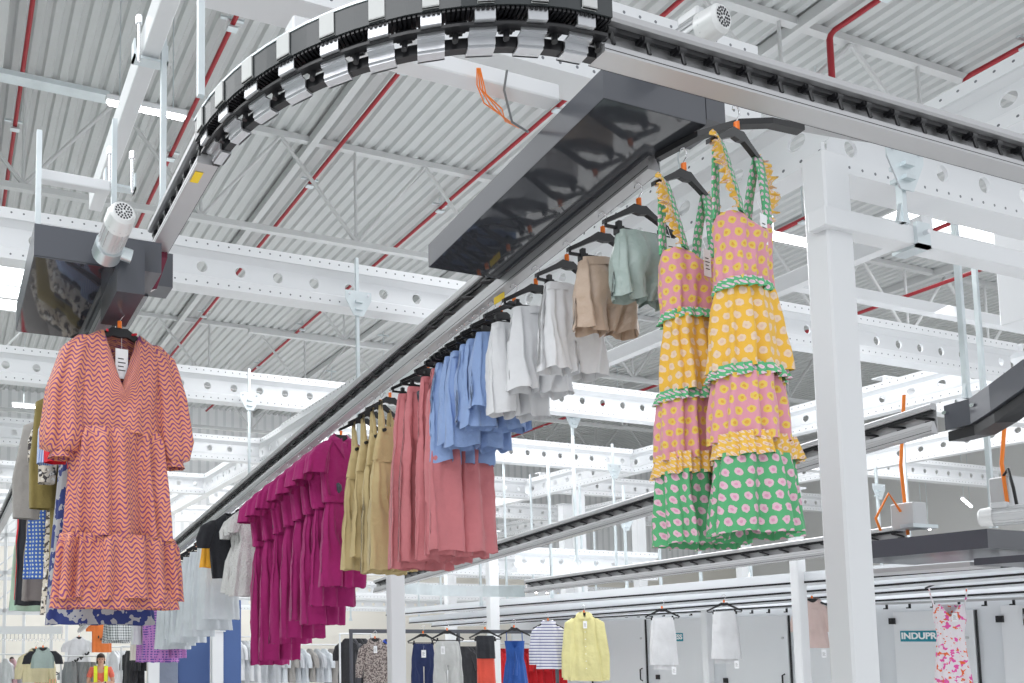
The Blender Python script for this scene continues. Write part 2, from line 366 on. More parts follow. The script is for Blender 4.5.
# near frame, upper left
k = boxo('white_square_beam', (.89, 3.0, 2.98), (.98, 5.6, 3.12), WHITE, bev=.006); tag(k, 'white square tube running to the top edge, upper left, carrying two clamps', 'steel beam')
k = boxo('white_square_beam', (.44, 4.52, 2.54), (.84, 4.58, 2.60), WHITE, bev=.006); tag(k, 'short white square tube above the dark box on the left', 'steel beam')
# ---------------------------------------------------------------- columns
def column(X, Y, wx, wy, top, label, name='steel_column', foot=True, cap=True):
    e = empty(name, label, 'column', (X, Y, -H))
    k = MB(); k.box((0, 0, 0), (wx, wy, top+H), bev=.012); k.build('shaft', WHITE, e)
    k = MB(); k.box((-.08, -.08, 0), (wx+.08, wy+.08, .02)); k.build('base_plate', WHITE, e)
    if cap: k = MB(); k.box((-.03, -.03, top+H), (wx+.03, wy+.03, top+H+.02)); k.build('cap_plate', WHITE, e)
    return e
c = PX(838, 400, 4.9); column(4.9, c.y, .22, .14, 2.93, 'big white square steel column right of the yellow dresses', cap=False)
c = DD(391, 640, 9.2); column(c.x, c.y, .19, .1, 1.2, 'white column below the khaki and pink trousers')
c = DD(491, 640, 14.5); column(c.x, c.y, .2, .12, 1.9, 'white column left of the blue dress')
c = DD(801, 640, 9.8); column(c.x, c.y, .15, .1, 1.8, 'white column left of the big column, behind the lower rail')
c = DD(707, 640, 12.); column(c.x, c.y, .12, .1, .42, 'white column behind the second pair of white folded trousers')
c = DD(212, 640, 15.); column(c.x, c.y, .22, .1, -.15+.3, 'white column between the blue panels')
c = DD(148, 640, 15.); column(c.x, c.y, .22, .1, 0.3, 'white column below the purple printed trousers')
c = PY(575, 500, 16); column(c.x, 16, .3, .12, 3.6, 'white post under the beams behind the white shorts')
c = PX(998, 300, 9.2); k = boxo('steel_post', (9.2, c.y-.4, 2.9), (9.6, c.y, 4.35), WHITE, bev=.01); tag(k, 'broad white post rising to the roof at the right edge', 'column')
c = DD(566, 600, 22); column(c.x, c.y, .3, .2, 3.6, 'far white column below the upper right rail')
c = DD(640, 600, 22); column(c.x, c.y, .3, .2, 3.6, 'far white column below the yellow dresses hems')
c = DD(448, 600, 24); column(c.x, c.y, .3, .2, 3.6, 'far white column right of the pink trousers')
c = DD(744, 600, 22); column(c.x, c.y, .3, .2, 3.6, 'far white column right of the floral hems')
# ---------------------------------------------------------------- hanging rods with gusset plates
def rod(X, Y, z0, z1, label, plate=None, r=.017, foot=True):
    e = empty('suspension_rod', label, 'suspension rod', (X, Y, z0))
    k = MB(); k.box((-r, -r, 0), (r, r, z1-z0)); k.build('rod', GALV, e)
    if plate is not None:
        s = plate-z0; k = MB()
        pts = [(-.155, .1), (.155, .1), (.155, .01), (.055, -.17), (-.055, -.17), (-.155, .01)]
        k.add([(x, -.035, s+z) for x, z in pts]+[(x, -.028, s+z) for x, z in pts], [(0, 5, 4, 3, 2, 1), (6, 7, 8, 9, 10, 11)]+[(i, (i+1) % 6, 6+(i+1) % 6, 6+i) for i in range(6)])
        k.build('gusset_plate', GALV, e)
        for zz in (-.02, -.1):
            b = MB(); b.box((-.04, -.06, s+zz-.012), (.04, .03, s+zz+.012)); b.build('clamp', GALV, e)
        for xx in (-.11, .11):
            b = MB(); b.cyl((xx, -.055, s+.06), (xx, -.03, s+.06), .014, 6); b.build('bolt', CHROME, e)
    if foot:
        b = MB(); b.add([(-.05, -.01, 0), (.05, -.01, 0), (.05, .01, 0), (-.05, .01, 0), (-.015, -.01, .12), (.015, -.01, .12), (.015, .01, .12), (-.015, .01, .12)], [(0, 1, 5, 4), (1, 2, 6, 5), (2, 3, 7, 6), (3, 0, 4, 7), (4, 5, 6, 7), (3, 2, 1, 0)]); b.build('foot_bracket', GALV, e)
rod(4.12, 7.78, 1.9, 4.1, 'galvanised rod with winged plate on the nearest left crossbeam', 3.62)
rod(4.3, 11.6, 1.6, 4.1, 'galvanised rod with winged plate on the second left crossbeam', 3.62)
p = PZ(22, 480, 3.6); rod(p.x, p.y-.1, 1.0, 4.0, 'galvanised rod with winged plate far left beside the dark coat', 3.65)
p = PZ(75, 440, 3.6)
for px, py, z, zb, zt, lb in [(572, 418, 3.6, 1.25, 3.6, 'rod with trapezoid plate under the beam behind the white shorts'), (613, 470, 3.2, 1.1, 3.7, 'rod with winged plate left of the yellow dresses'),
        (530, 470, 3.7, 1.2, 3.6, 'thin rod right of the pink trousers'), (580, 500, 3.0, .9, 3.3, 'rod reaching down through the upper right rail'),
        (899, 165, 2.75, 2.4, 2.95, 'rod with large shield plate right of the big column'), (905, 470, 2.6, .9, 3.3, 'rod with orange cable right of the big column'), (877, 490, 2.6, .8, 3.0, 'rod with shield plate just right of the big column')]:
    p = PZ(px, py, z); rod(p.x, p.y, zb, zt, lb, z if 'plate' in lb else None)
for i, (px, d_, zb, zt) in enumerate([(480, 15, .6, 3.4), (506, 17, .6, 3.6), (551, 14, .7, 3), (626, 14, .8, 2.6), (660, 14, .8, 3), (700, 13, .8, 3), (750, 12, .85, 3), (440, 19, .6, 2.4), (418, 21, .5, 2.2), (350, 22, .5, 2), (595, 20, .5, 3)]):
    p = DD(px, 560, d_); rod(p.x, p.y, zb, zt, 'thin far rod holding the low conveyor, %s nearest by distance' % ORD[i] if False else 'thin galvanised rod behind the garments, %s of the far rods from the left' % ORD[sorted([480, 506, 551, 626, 660, 700, 750, 440, 418, 350, 595]).index(px)], 2.0 if i % 3 == 0 else None)
p = DD(960, 300, 6.3); rod(p.x, p.y, 1.8, 3.4, 'rod above the dark curved cover at the right edge')
p = DD(979, 330, 7.6); rod(p.x, p.y, 1.0, 3.6, 'long rod behind the dark curved cover')
rod(.43, 4.42, 1.78, 2.75, 'white lit rod at the left end of the short tube', None, .014)
rod(.84, 4.42, 1.9, 2.9, 'rod beside the clamp above the left motor', None, .014)
rod(1.0, 3.95, 2.1, 3.3, 'bright rod standing on the curved conveyor leg', None, .014)
p = PZ(212, 85, 2.12); rod(p.x-.03, p.y+.05, 2.1, 3.4, 'grey rod rising from the bend of the curved conveyor', None, .013, foot=False)
for (x, y, z, lb) in [(.935, 3.98, 3.05, 'steel clamp on the white tube at the top of the bright rod'), (.90, 4.56, 2.68, 'steel clamp where the short tube meets the long one')]:
    e = empty('beam_clamp', lb, 'clamp', (x, y, z))
    k = MB(); k.box((-.09, -.03, -.1), (.09, .03, -.085)); k.box((-.09, -.03, -.1), (-.08, .03, .0)); k.box((.08, -.03, -.1), (.09, .03, .0)); k.build('bracket', GALV, e)
    for s_ in (-1, 1):
        k = MB(); k.cyl((s_*.065, -.03, -.12), (s_*.065, -.03, .12), .009, 8); k.cyl((s_*.065, -.03, .08), (s_*.065, -.03, .12), .018, 6); k.build('bolt', CHROME, e)
p = (5.66, 3.32, 2.43); e = empty('beam_clamp', 'steel clamp on the square tube right of the big column', 'clamp', p)
k = MB(); k.box((-.06, -.02, -.02), (.06, .13, 0)); k.box((-.06, -.02, -.02), (.06, 0, .14)); k.build('bracket', GALV, e); k = MB(); k.cyl((0, -.05, .07), (0, -.02, .07), .015, 6); k.build('bolt', CHROME, e)
# ---------------------------------------------------------------- conveyor tracks
def rz_at(Y): return 2.03-.117*(Y-3.12)          # underside of the sloping rail
def along(path, step, start=0.):
    out = []; acc = -start
    for a, b in zip(path, path[1:]):
        a = Vector(a); b = Vector(b); L = (b-a).length; t = (b-a)/L
        s0 = 0 if acc >= 0 else -acc
        s = s0 if acc < 0 else (step-acc % step) % step
        while s < L:
            out.append((a+t*s, t)); s += step
        acc = (acc+L) if acc >= 0 else acc+L
    return out
TOPP = [(-.05, .17), (-.05, .215), (.03, .215), (.042, .205), (.042, .178), (.03, .17)]
BOTP = [(-.05, 0), (-.05, .012), (.0, .06), (.028, .06), (.034, .045), (.034, .04), (.05, .034), (.05, 0)]
def track(name, label, path, side, step, kind, maxn=95, ratio=1., cat='conveyor rail', us=.7):
    base = Vector(path[0]); P = [Vector(p)-base for p in path]
    e = empty(name, label, cat, base)
    S = lambda prof: [(u*ratio*us, v*ratio) for u, v in prof]
    k = MB(); k.sweep(P, S([(-.05, .01), (-.05, .2), (-.042, .2), (-.042, .01)]), side); k.build('back_plate', BACKP, e)
    k = MB(); k.sweep(P, S(TOPP), side); k.build('top_profile', ALU, e)
    bp = BOTP if kind == 'hook' else [(-.05, 0), (-.05, .012), (.0, .085), (.03, .085), (.036, .06), (.036, .05), (.05, .044), (.05, 0)]
    k = MB(); k.sweep(P, S(bp), side); k.build('bottom_profile', ALU, e)
    k = MB(); k.sweep(P, S([(.0505, .012), (.0505, .016), (.045, .016), (.045, .012)]), side); k.sweep(P, S([(-.052, -.001), (-.052, .006), (-.05, .006), (-.05, -.001)]), side); k.sweep(P, S([(.03, .0395), (.03, .0405), (.036, .0415), (.036, .0385)]), side); k.build('seal_strip', BLACK, e)
    k = MB(); k.sweep(P, S([(-.015, .145), (-.015, .168), (.005, .168), (.005, .145)]), side)
    k.build('chain', BLACK, e)
    r = ratio; pr = None
    for i, (q, t) in enumerate(along(P, step, .05)[:maxn]):
        rz = atan2(t.y, t.x); nm = 'chain_hook' if kind == 'hook' else 'pusher'
        if pr is None:
            k = MB()
            if kind == 'hook':
                k.cyl((-.02*r, -side*.006, .135*r), (.02*r, -side*.006, .135*r), .022*r, 10); k.box((-.028*r, -.02*r, .13*r), (.028*r, .02*r, .15*r)); k.cyl((0, -side*.012, .13*r), (.004, -side*.02, .062*r), .009*r, 8)
            else:
                k.box((-.05*r, -.005*r, .142*r), (.06*r, .005*r, .152*r), Matrix.Translation((0, -side*.01, 0)))
                k.add([(.065*r, -side*.016*r, .145*r), (.065*r, 0, .13*r), (-.06*r, 0, .092*r), (-.06*r, -side*.016*r, .106*r), (.05*r, -side*.016*r, .155*r), (.05*r, 0, .155*r)], [(0, 1, 2, 3), (0, 3, 4), (1, 5, 2), (4, 5, 1, 0), (3, 2, 5, 4)])
                k.box((-.06*r, -.005*r, .088*r), (.0*r, .005*r, .096*r), Matrix.Translation((0, -side*.012, 0)))
            pr = k.build(nm, BLACK, e, q, rz)
        else:
            c = pr.copy(); C.objects.link(c); c.location = q; c.rotation_euler = (0, 0, rz)
    return e
# main sloping rail (opening toward the camera side, -X)
main = track('sloping_conveyor_rail', 'long sloping aluminium rail carrying the main row of clothes', [(2.93, y, rz_at(y)) for y in (2.74, 6, 10, 19)], -1, .19, 'chevron')
k = MB(); k.box((-.04, 1.0, -.06), (-.037, 1.09, -.02), None); st = k.build('warning_sticker', YEL, main); st.location = (0, 0, 0); st.rotation_euler = (0, 0, 0); st.location.z = rz_at(4.0)-rz_at(2.72)+.01-.0+.06-.055
# left level rail
track('level_conveyor_rail', 'level aluminium rail carrying the left row of clothes', [(.72, 3.7, 1.55), (.72, 24, 1.45)], -1, .19, 'chevron')
# upper-right and lower-right rails
def rzr(Y): return 1.58-.087*(Y-3.97)
track('sloping_conveyor_rail', 'sloping rail passing behind the yellow dresses and big column', [(7., y, rzr(y)-.02) for y in (4.1, 8, 12.7)], -1, .2, 'chevron', ratio=1.05)
track('sloping_conveyor_rail', 'lowest long rail just above the grey cabinets', [(9., y, .93-.028*(y-5.4)) for y in (5.6, 11.3)], -1, .24, 'chevron', ratio=1.0)
track('sloping_conveyor_rail', 'far left sloping rail above the white clothes racks', [(-.9, y, 1.9-.03*y) for y in (8, 26)], -1, .5, 'chevron', maxn=20)
# galvanised bend joining the two right hand rails
pts = []
for i in range(13):
    t = pi*i/12; pts.append((8-1.06*cos(t), 12.1-.0*i+.75*sin(t)-.7*(i/12), .83-.12*(i/12)))
k = MB(); b0 = Vector(pts[0]); k.sweep([Vector(p)-b0 for p in pts], [(0, 0), (0, .19), (.008, .19), (.008, 0)], -1); tag(k.build('curved_guide_plate', GALV, None, b0), 'curved galvanised plate joining two rails below the pink trousers', 'guide plate')
# curved conveyor
ZC = 1.9; RC = 1.02; cx_, cy_ = 1.98, 3.06
legp = [(cx_-RC, y, ZC) for y in (3.85, 3.3, 2.9)]
arcp = [(cx_-RC*cos(t), cy_-RC*sin(t), ZC) for t in [pi/2*i/20 for i in range(21)]]
track('conveyor_rail_leg', 'straight aluminium leg of the overhead loop, above the left motor', [(cx_-RC, 3.95, ZC), (cx_-RC, cy_, ZC)], 1, .11, 'hook', ratio=.8, us=1.1)
strt = track('crosswise_conveyor_rail', 'straight aluminium overhead rail crossing the top right with black chain hooks', [(cx_, cy_-RC+.02, ZC), (5.8, cy_-RC+.0, ZC)], 1, .15, 'hook', ratio=.74, us=1.)
e = empty('curved_conveyor', 'black curved overhead conveyor bend with silver clips, top centre', 'conveyor bend', (cx_, cy_, ZC))
P = [Vector(p)-Vector((cx_, cy_, ZC)) for p in arcp]
k = MB(); k.sweep(P, [(.05, .085), (.05, .17), (.056, .17), (.056, .085)], 1); k.build('outer_shield', mat('dark_shield', (.035, .04, .042), .18, 0), e)
k = MB(); k.sweep(P, [(.044, .168), (.044, .176), (.06, .176), (.06, .168)], 1); k.build('shield_edge', GALV, e)
k = MB(); k.sweep(P, [(-.01, .085), (-.01, .105), (.035, .105), (.035, .085)], 1)
for i in range(110):
    t = pi/2*(i+.5)/110; M = Matrix.Translation((-(RC+.01)*cos(t), -(RC+.01)*sin(t), .075)) @ Matrix.Rotation(t+pi/2, 4, 'Z'); k.box((-.005, -.04, 0), (.004, .04, .02), M)
k.build('chain', BLACK, e)
k = MB(); k.sweep(P, [(-.05, 0), (-.05, .035), (-.02, .035), (-.02, 0)], 1); k.build('lower_guide', BLACK, e)
k = MB(); k.sweep(P, [(.0, .04), (.0, .05), (.03, .05), (.03, .04)], 1); k.build('middle_guide', BLACK, e)
nc = 10; CLIPM = mat('pressed_zinc', (.56, .57, .59), .3, .8); TABM = mat('tab_grey', (.55, .56, .55), .45)
for i in range(nc):
    t = pi/2*(i+.45)/nc; M = Matrix.Translation((-RC*cos(t), -RC*sin(t), 0)) @ Matrix.Rotation(t+pi/2, 4, 'Z') @ Matrix.Diagonal((1, -1, 1, 1))     # local x tangent, local y toward the inside
    k = MB(); w_ = .043
    # bent silver clip: foot under the lower guide, stepped lip, riser, hook over the chain guide
    k.box((-w_, .015, -.008), (w_, .056, .0), M); k.box((-w_, .05, -.008), (w_, .056, .04), M); k.box((-w_, .008, .0), (w_, .015, .03), M); k.box((-w_, -.012, .026), (w_, .015, .032), M)
    k.box((-w_, -.016, .03), (w_, -.01, .048), M); k.box((-w_*.75, -.04, .046), (w_*.75, -.01, .052), M); k.box((-w_*.75, -.045, .046), (w_*.75, -.039, .085), M)
    k.build('silver_clip', CLIPM, e)
    k = MB(); k.box((-w_*.6, -.064, .09), (w_*.6, -.058, .168), M); k.box((-w_*.6, -.064, .09), (w_*.6, -.045, .095), M); k.build('shield_tab', TABM, e)
    t2 = pi/2*(i+.95)/nc; k = MB(); M2 = Matrix.Translation((-RC*cos(t2), -RC*sin(t2), 0)) @ Matrix.Rotation(t2+pi/2, 4, 'Z')
    k.cyl(M2 @ Vector((-.02, -.01, .06)), M2 @ Vector((.02, -.01, .06)), .022, 10); k.box((-.03, -.02, .05), (.03, .01, .07), M2); k.cyl(M2 @ Vector((0, -.01, .055)), M2 @ Vector((.005, .0, .01)), .01, 8); k.build('chain_hook', BLACK, e)
# yellow sticker on leg, maroon end bracket
k = MB(); k.box((cx_-RC-.035, 3.12, ZC-.0035), (cx_-RC-.0, 3.2, ZC-.0015)); tag(k.build('warning_sticker', YEL), 'small yellow sticker under the straight leg of the overhead loop', 'sticker')
e = empty('end_bracket', 'dark red glossy bracket at the end of the overhead loop', 'bracket', (cx_-RC, 3.9, ZC))
k = MB(); a0 = [(.04, -.05, -.03), (-.05, -.05, -.03), (-.05, .06, -.03), (.04, .06, -.03)]; a1 = [(.0, .0, -.17), (-.17, -.1, -.26), (-.2, .0, -.26), (-.04, .1, -.17)]; a2 = [(x, y, z+.06) for x, y, z in a0]
k.add(a1+a0+a2, [(3, 2, 1, 0)]+[(i, (i+1) % 4, 4+(i+1) % 4, 4+i) for i in range(4)]+[(4+i, 4+(i+1) % 4, 8+(i+1) % 4, 8+i) for i in range(4)]+[(8, 9, 10, 11)]); k.build('bracket_body', REDB, e)
for yy in (-.0, .03):
    k = MB(); k.cyl((-.03, -.07+yy, -.05-yy), (-.03, -.05+yy, -.05-yy), .01, 6); k.build('bolt', CHROME, e)
# ---------------------------------------------------------------- black boxes, motors
def slab(name, x0, x1, y0, y1, zb0, zb1, h, m, parent, c):
    k = MB(); c = Vector(c); vs = [Vector((x, y, z)) - c for x in (x0, x1) for y, zb in ((y0, zb0), (y1, zb1)) for z in (zb, zb+h)]
    k.add(vs, [(0, 1, 3, 2), (4, 6, 7, 5), (0, 4, 5, 1), (2, 3, 7, 6), (0, 2, 6, 4), (1, 5, 7, 3)]); return k.build(name, m, parent)
c0 = (2.75, 2.6, 2.2)
e = empty('black_panel_box', 'long glossy black sheet metal box above the start of the sloping rail', 'conveyor housing', c0)
slab('housing', 2.45, 2.99, 2.52, 3.80, 2.165, 2.02, .125, DARKG, e, c0)
slab('bottom_panel', 2.452, 2.988, 2.522, 3.798, 2.163, 2.018, .004, BLACKM, e, c0)
slab('side_flap', 2.995, 3.1, 2.52, 2.7, 2.19, 2.18, .1, DARKG, e, c0)
e = empty('black_panel_box', 'black box with mirror underside left of the wavy print dress', 'conveyor housing', (.33, 3.53, 1.58))
k = MB(); k.box((0, 0, 0.06), (.56, .92, .2)); k.build('housing', DARKG, e)
k = MB(); k.box((.002, .002, .052), (.4, .918, .06)); k.box((.4, .25, .052), (.56, .918, .06)); k.build('bottom_panel', BLACKM, e)
o0 = Vector(e.location); k = MB(); a = PY(117, 291, 3.48)-o0; b = PY(145, 243, 3.48)-o0; k.box((a.x, a.y, a.z), (b.x, a.y+.4, b.z)); k.build('gear_cover', DARKG, e)
k = MB(); a = PY(140, 283, 4.08)-o0; b = PY(173, 254, 4.08)-o0; k.box((a.x, a.y, a.z), (b.x, a.y+.15, b.z)); k.build('drive_cover', DARKG, e)
def motor(loc, rz, label, L=.2, r=.065, tilt=0.):
    e = empty('electric_motor', label, 'motor', loc, rz); e.rotation_euler = (tilt, 0, rz)
    k = MB(); k.cyl((0, .03, 0), (0, L, 0), r*.9, 24)
    for i in range(14):
        a = 2*pi*i/14; k.box((-.003, .05, r*.85), (.003, L-.02, r*1.0), Matrix.Rotation(a, 4, 'Y'))
    k.build('motor_body', GREYM, e)
    k = MB(); n = 28
    k.cyl((0, .0, 0), (0, .07, 0), r*.92, n, r*1.03, cap=False); k.cyl((0, -.012, 0), (0, 0, 0), r*.74, n, r*.92, cap=False)
    k.cyl((0, -.0118, 0), (0, -.0115, 0), r*.75, n); k.build('fan_cover', mat('fan_cover_grey', (.72, .73, .73), .35, .2), e)
    g = MB()
    for ring, cnt in ((.2, 5), (.38, 10), (.56, 16)):
        for i in range(cnt):
            a = 2*pi*i/cnt; g.cyl((r*ring*cos(a), -.0135, r*ring*sin(a)), (r*ring*cos(a), -.0118, r*ring*sin(a)), r*.085, 4)
    g.build('grille', DARKHOLE, e)
    k = MB(); k.box((-r*.7, .06, r*.7), (r*.7, .15, r*1.35), bev=.008); k.build('terminal_box', GREYM, e)
    k = MB(); k.cyl((0, L, 0), (0, L+.07, 0), r*1.1, 20); k.cyl((0, L+.03, 0), (.1, L+.03, -.02), r*.5, 14); k.build('gearbox', GALV, e)
    return e
p = PY(123, 213, 3.2); motor((p.x, 3.2, p.z), radians(4), 'grey electric motor with round fan grille on the left dark box', .2, .058, radians(-12))
p = PY(716, 22, 2.32); motor((p.x, 2.30, p.z), radians(8), 'grey electric motor on top of the crosswise rail, top right', .2, .066)
p = PX(1015, 512, 6.9); motor((p.x+.1, p.y+.25, p.z-.0), radians(195), 'silver electric motor at the right edge on the dark box', .26, .07)
# black curved arm joining the sloping rail to the crosswise one
pts = [(2.93, 2.72, 2.09), (2.98, 2.55, 2.1), (3.08, 2.45, 2.11), (3.2, 2.4, 2.11), (3.35, 2.38, 2.1)]
k = MB(); b0 = Vector(pts[0]); k.sweep([Vector(p)-b0 for p in pts], [(-.02, .02), (-.02, .045), (.02, .045), (.02, .02)], 1); tag(k.build('curved_transfer_arm', BLACK, None, b0), 'black curved arm joining the sloping rail above the yellow dresses', 'conveyor bend')
pts = [(3.35, 2.38, 2.1), (3.6, 2.33, 2.08), (3.85, 2.25, 2.05)]
k = MB(); b0 = Vector(pts[0]); k.sweep([Vector(p)-b0 for p in pts], [(-.02, .04), (-.02, .055), (.02, .055), (.02, .04)], 1); tag(k.build('curved_transfer_arm', ALU_D, None, b0), 'grey curved strip under the crosswise rail, above the right dress', 'conveyor bend')
# dark cover at right and dark box right
e = empty('dark_curved_cover', 'dark grey curved conveyor cover at the right edge', 'conveyor cover', (6.9, 4.1, 1.55))
pts = [PX(957, 432, 6.9), PX(985, 425, 6.85), PX(1006, 412, 6.7), PX(1040, 388, 6.6)]
pb = Vector((6.9, 4.1, 1.55)); k = MB(); k.sweep([p-pb for p in pts], [(-.04, .01), (-.04, .19), (.09, .19), (.09, .01)], 1); k.build('upper_cover', DARKG, e)
k = MB(); k.sweep([p-pb for p in pts], [(-.06, -.07), (-.06, .0), (.07, .0), (.07, -.07)], 1); k.build('lower_cover', BLACK, e)
for q in pts[:2]:
    k = MB(); k.cyl(q-pb+Vector((-.13, 0, .13)), q-pb+Vector((-.08, 0, .13)), .014, 8); k.build('bolt', CHROME, e)
e = empty('dark_conveyor_box', 'long dark grey box hanging right of the big column', 'conveyor housing', (7.2, 4.72, .66))
k = MB(); k.box((-.1, -.85, 0), (.9, .25, .14)); k.build('housing', DARKG, e)
k = MB(); k.box((-.05, -.7, -.12), (.3, .25, -.085)); k.build('lower_tray', ALU, e)
k = MB(); k.box((0, -1.2, -.11), (.6, -.7, -.06)); k.build('lower_cover', DARKG, e)
e = empty('control_box', 'small grey control box with orange cable above the dark box', 'control box', PX(915, 528, 7.5))
k = MB(); k.box((0, 0, 0), (.16, .18, .22), bev=.008); k.build('enclosure', GREYM, e); k = MB(); k.box((-.1, -.05, 0), (.2, .05, .03)); k.build('mounting_rail', GALV, e)
k = MB(); k.tube([(0, .1, .15), (-.1, .12, .3), (-.15, .2, .1), (-.1, .2, 0)], .01, 6); k.build('orange_cable', ORC, e)
e = empty('control_box', 'larger grey control box beside the motor at the right edge', 'control box', PX(990, 512, 7.6))
k = MB(); k.box((0, -.14, 0), (.2, .0, .26), bev=.01); k.build('enclosure', GREYM, e); k = MB(); k.tube([(0, -.1, .26), (-.05, -.16, .3), (-.08, -.2, .15), (-.05, -.2, .0)], .01, 6); k.build('cable', BLACK, e)
for i, (px, py0, py1) in enumerate([(904, 395, 535), (1006, 405, 520)]):
    a = PX(px, py0, 7.6); b = PX(px+4, py1, 7.6); k = MB(); k.tube([Vector((0, 0, 0)), (b-a)*.5+Vector((0, .04, 0)), b-a], .013, 6); tag(k.build('orange_cable', ORC, None, a), ['orange cable running down a rod right of the big column', 'orange cable running down near the right edge'][i], 'cable')
# orange and grey cables at the bend
p0 = PY(476, 62, 2.6)
for i in range(4):
    q = [PY(477+1*i, 68, 2.7), PY(477+3*i, 85+3*i, 2.75), PY(484+6*i, 103+2*i, 2.8), PY(505, 118+i, 2.9), PY(519, 128, 3.0)]
    k = MB(); k.tube([v-q[0] for v in q], .0028, 6); tag(k.build('orange_cable', ORC, None, q[0]), 'orange cable in the bundle hanging from the bend to the black box', 'cable', 'orange cable bundle')
q = [PY(507, 70, 2.7), PY(504, 90, 2.75), PY(512, 122, 2.85), PY(528, 132, 3.0)]; k = MB(); k.tube([v-q[0] for v in q], .005, 8); tag(k.build('grey_cable', mat('grey_cable', (.2, .21, .22), .5), None, q[0]), 'grey cable beside the orange bundle at the bend', 'cable')
# ---------------------------------------------------------------- grey cabinets on the right
XC = 12.
cabl = ['behind the far white trousers', 'behind the left white folded trousers', 'behind the yellow shirt sleeve side', 'left of the big column', 'with the whole teal name plate', 'at the right edge with square vent']
ys = [15.6, 14.3, 13.0, 11.65, 10.3, 8.95, 7.75, 6.55, 5.2]
names = ['ninth', 'eighth', 'seventh', 'sixth', 'fifth', 'fourth', 'third', 'second', 'first']
def text(body, size, loc, m, parent):
    cu = bpy.data.curves.new('lettering', 'FONT'); cu.body = body; cu.size = size; cu.extrude = .002; cu.align_x = 'CENTER'; cu.align_y = 'CENTER'; cu.offset = .004
    t = bpy.data.objects.new('lettering_curve', cu); C.objects.link(t); bpy.context.view_layer.update(); me = bpy.data.meshes.new_from_object(t.evaluated_get(bpy.context.evaluated_depsgraph_get())); me.transform(Matrix.Rotation(-pi/2, 4, 'Z') @ Matrix.Rotation(pi/2, 4, 'X'))
    me.materials.clear(); me.materials.append(m); bpy.data.objects.remove(t); o = bpy.data.objects.new('lettering', me); C.objects.link(o); o.parent = parent; o.location = loc; return o
for i in range(len(ys)-1):
    y1, y0 = ys[i], ys[i+1]
    lab = {4: 'grey steel cabinet partly behind the second white folded trousers', 5: 'grey steel cabinet directly left of the big column',
           6: 'grey steel cabinet with teal lettered plate behind the pink floral dress', 7: 'grey steel cabinet at the right edge with square black vent',
           3: 'grey steel cabinet with half hidden teal plate behind white trousers', 2: 'grey steel cabinet right behind the yellow shirt'}.get(i, 'grey steel cabinet behind the striped top, %s in the line' % names[i])
    e = empty('steel_cabinet', lab, 'cabinet', (XC, y0, -H), 0, 'line of grey steel cabinets')
    k = MB(); k.box((0, 0, 0), (1., y1-y0, 2.5)); k.build('carcass', CABM, e)
    z0, z1 = .15, (2.32 if i != 7 else 2.36); k = MB(); yy = .10
    k.box((-.03, yy+.08, z0), (-.001, y1-y0-.1, z1), bev=.004); dr = k.build('door', CABD, e)
    k = MB(); k.box((-.034, yy+.055, z0), (-.001, yy+.062, z1)); k.build('door_seam', BLACK, e)
    k = MB(); hy = yy+.16; k.tube([(-.03, hy, 1.22), (-.08, hy, 1.24), (-.08, hy, 1.42), (-.03, hy, 1.44)], .012, 6); k.build('handle', BLACK, dr)
    for zz in (.4, 1.3, 2.2):
        k = MB(); k.box((-.06, y1-y0-.13, zz-.04), (0, y1-y0-.06, zz+.04)); k.build('hinge', BLACK, dr)
    k = MB(); k.cyl((-.045, hy, 1.98), (-.03, hy, 1.98), .02, 8); k.build('lock', GREYM, dr)
    if i in (3, 6):
        yc = {3: 1.0, 6: (y1-y0)-.48}[i]; k = MB(); zc = 2.0
        k.box((-.036, yc-.3, zc-.07), (-.03, yc+.3, zc+.07)); np_ = k.build('name_plate', TEAL, dr); text('INDUPRESS', .115, (-.038, yc, zc), TXT, np_)
    if i == 7:
        yc = y1-y0-.42; k = MB(); k.box((-.05, yc-.1, 2.12), (-.03, yc+.1, 2.32), bev=.01); vt = k.build('vent', BLACK, dr)
        k = MB()
        for rr in (.03, .05, .07, .085):
            pts = [(-.052, yc+rr*cos(a_*pi/10), 2.22+rr*sin(a_*pi/10)) for a_ in range(21)]; k.tube(pts, .0035, 4)
        k.build('vent_ring', GREYM, vt)
# parallel conveyor bars over the cabinets
def lbar(X, z5, z12, h, w, m, label, y0=4.8, y1=17., name='storage_rail'):
    sl = (z12-z5)/7; k = MB(); k.sweep([(0, 0, 0), (0, y1-y0, sl*(y1-y0))], [(-w/2, 0), (-w/2, h), (w/2, h), (w/2, 0)], 1)
    e = empty(name, label, 'rail', (X, y0, z5+sl*(y0-5)))
    k.build('profile', m, e); k = MB(); k.sweep([(0, 0, 0), (0, y1-y0, sl*(y1-y0))], [(-w/2-.012, -.006), (-w/2-.012, .018), (-w/2, .018), (-w/2, -.006)], 1); k.build('black_strip', BLACK, e)
lbar(9.9, .70, .62, .13, .5, CABM, 'uppermost pale storage rail above the cabinets')
lbar(10.5, .66, .50, .14, .5, CABM, 'second pale storage rail above the cabinets')
lbar(11.1, .62, .44, .14, .5, CABM, 'third pale storage rail above the cabinets')
lbar(11.7, .55, .42, .12, .4, CABM, 'lowest white storage rail touching the cabinet tops')
e = empty('hook_strip', 'thin strip with small black hooks along the cabinet tops', 'hook strip', (11.93, 5, .47))
k = MB(); k.box((-.01, 0, 0), (.01, 10, .03)); k.build('strip', ALU, e)
for i in range(34):
    k = MB(); k.box((-.03, .15+i*.28, -.06), (-.01, .17+i*.28, 0)); k.box((-.03, .15+i*.28, -.06), (-.01, .2+i*.28, -.045)); k.build('small_hook', BLACK, e)
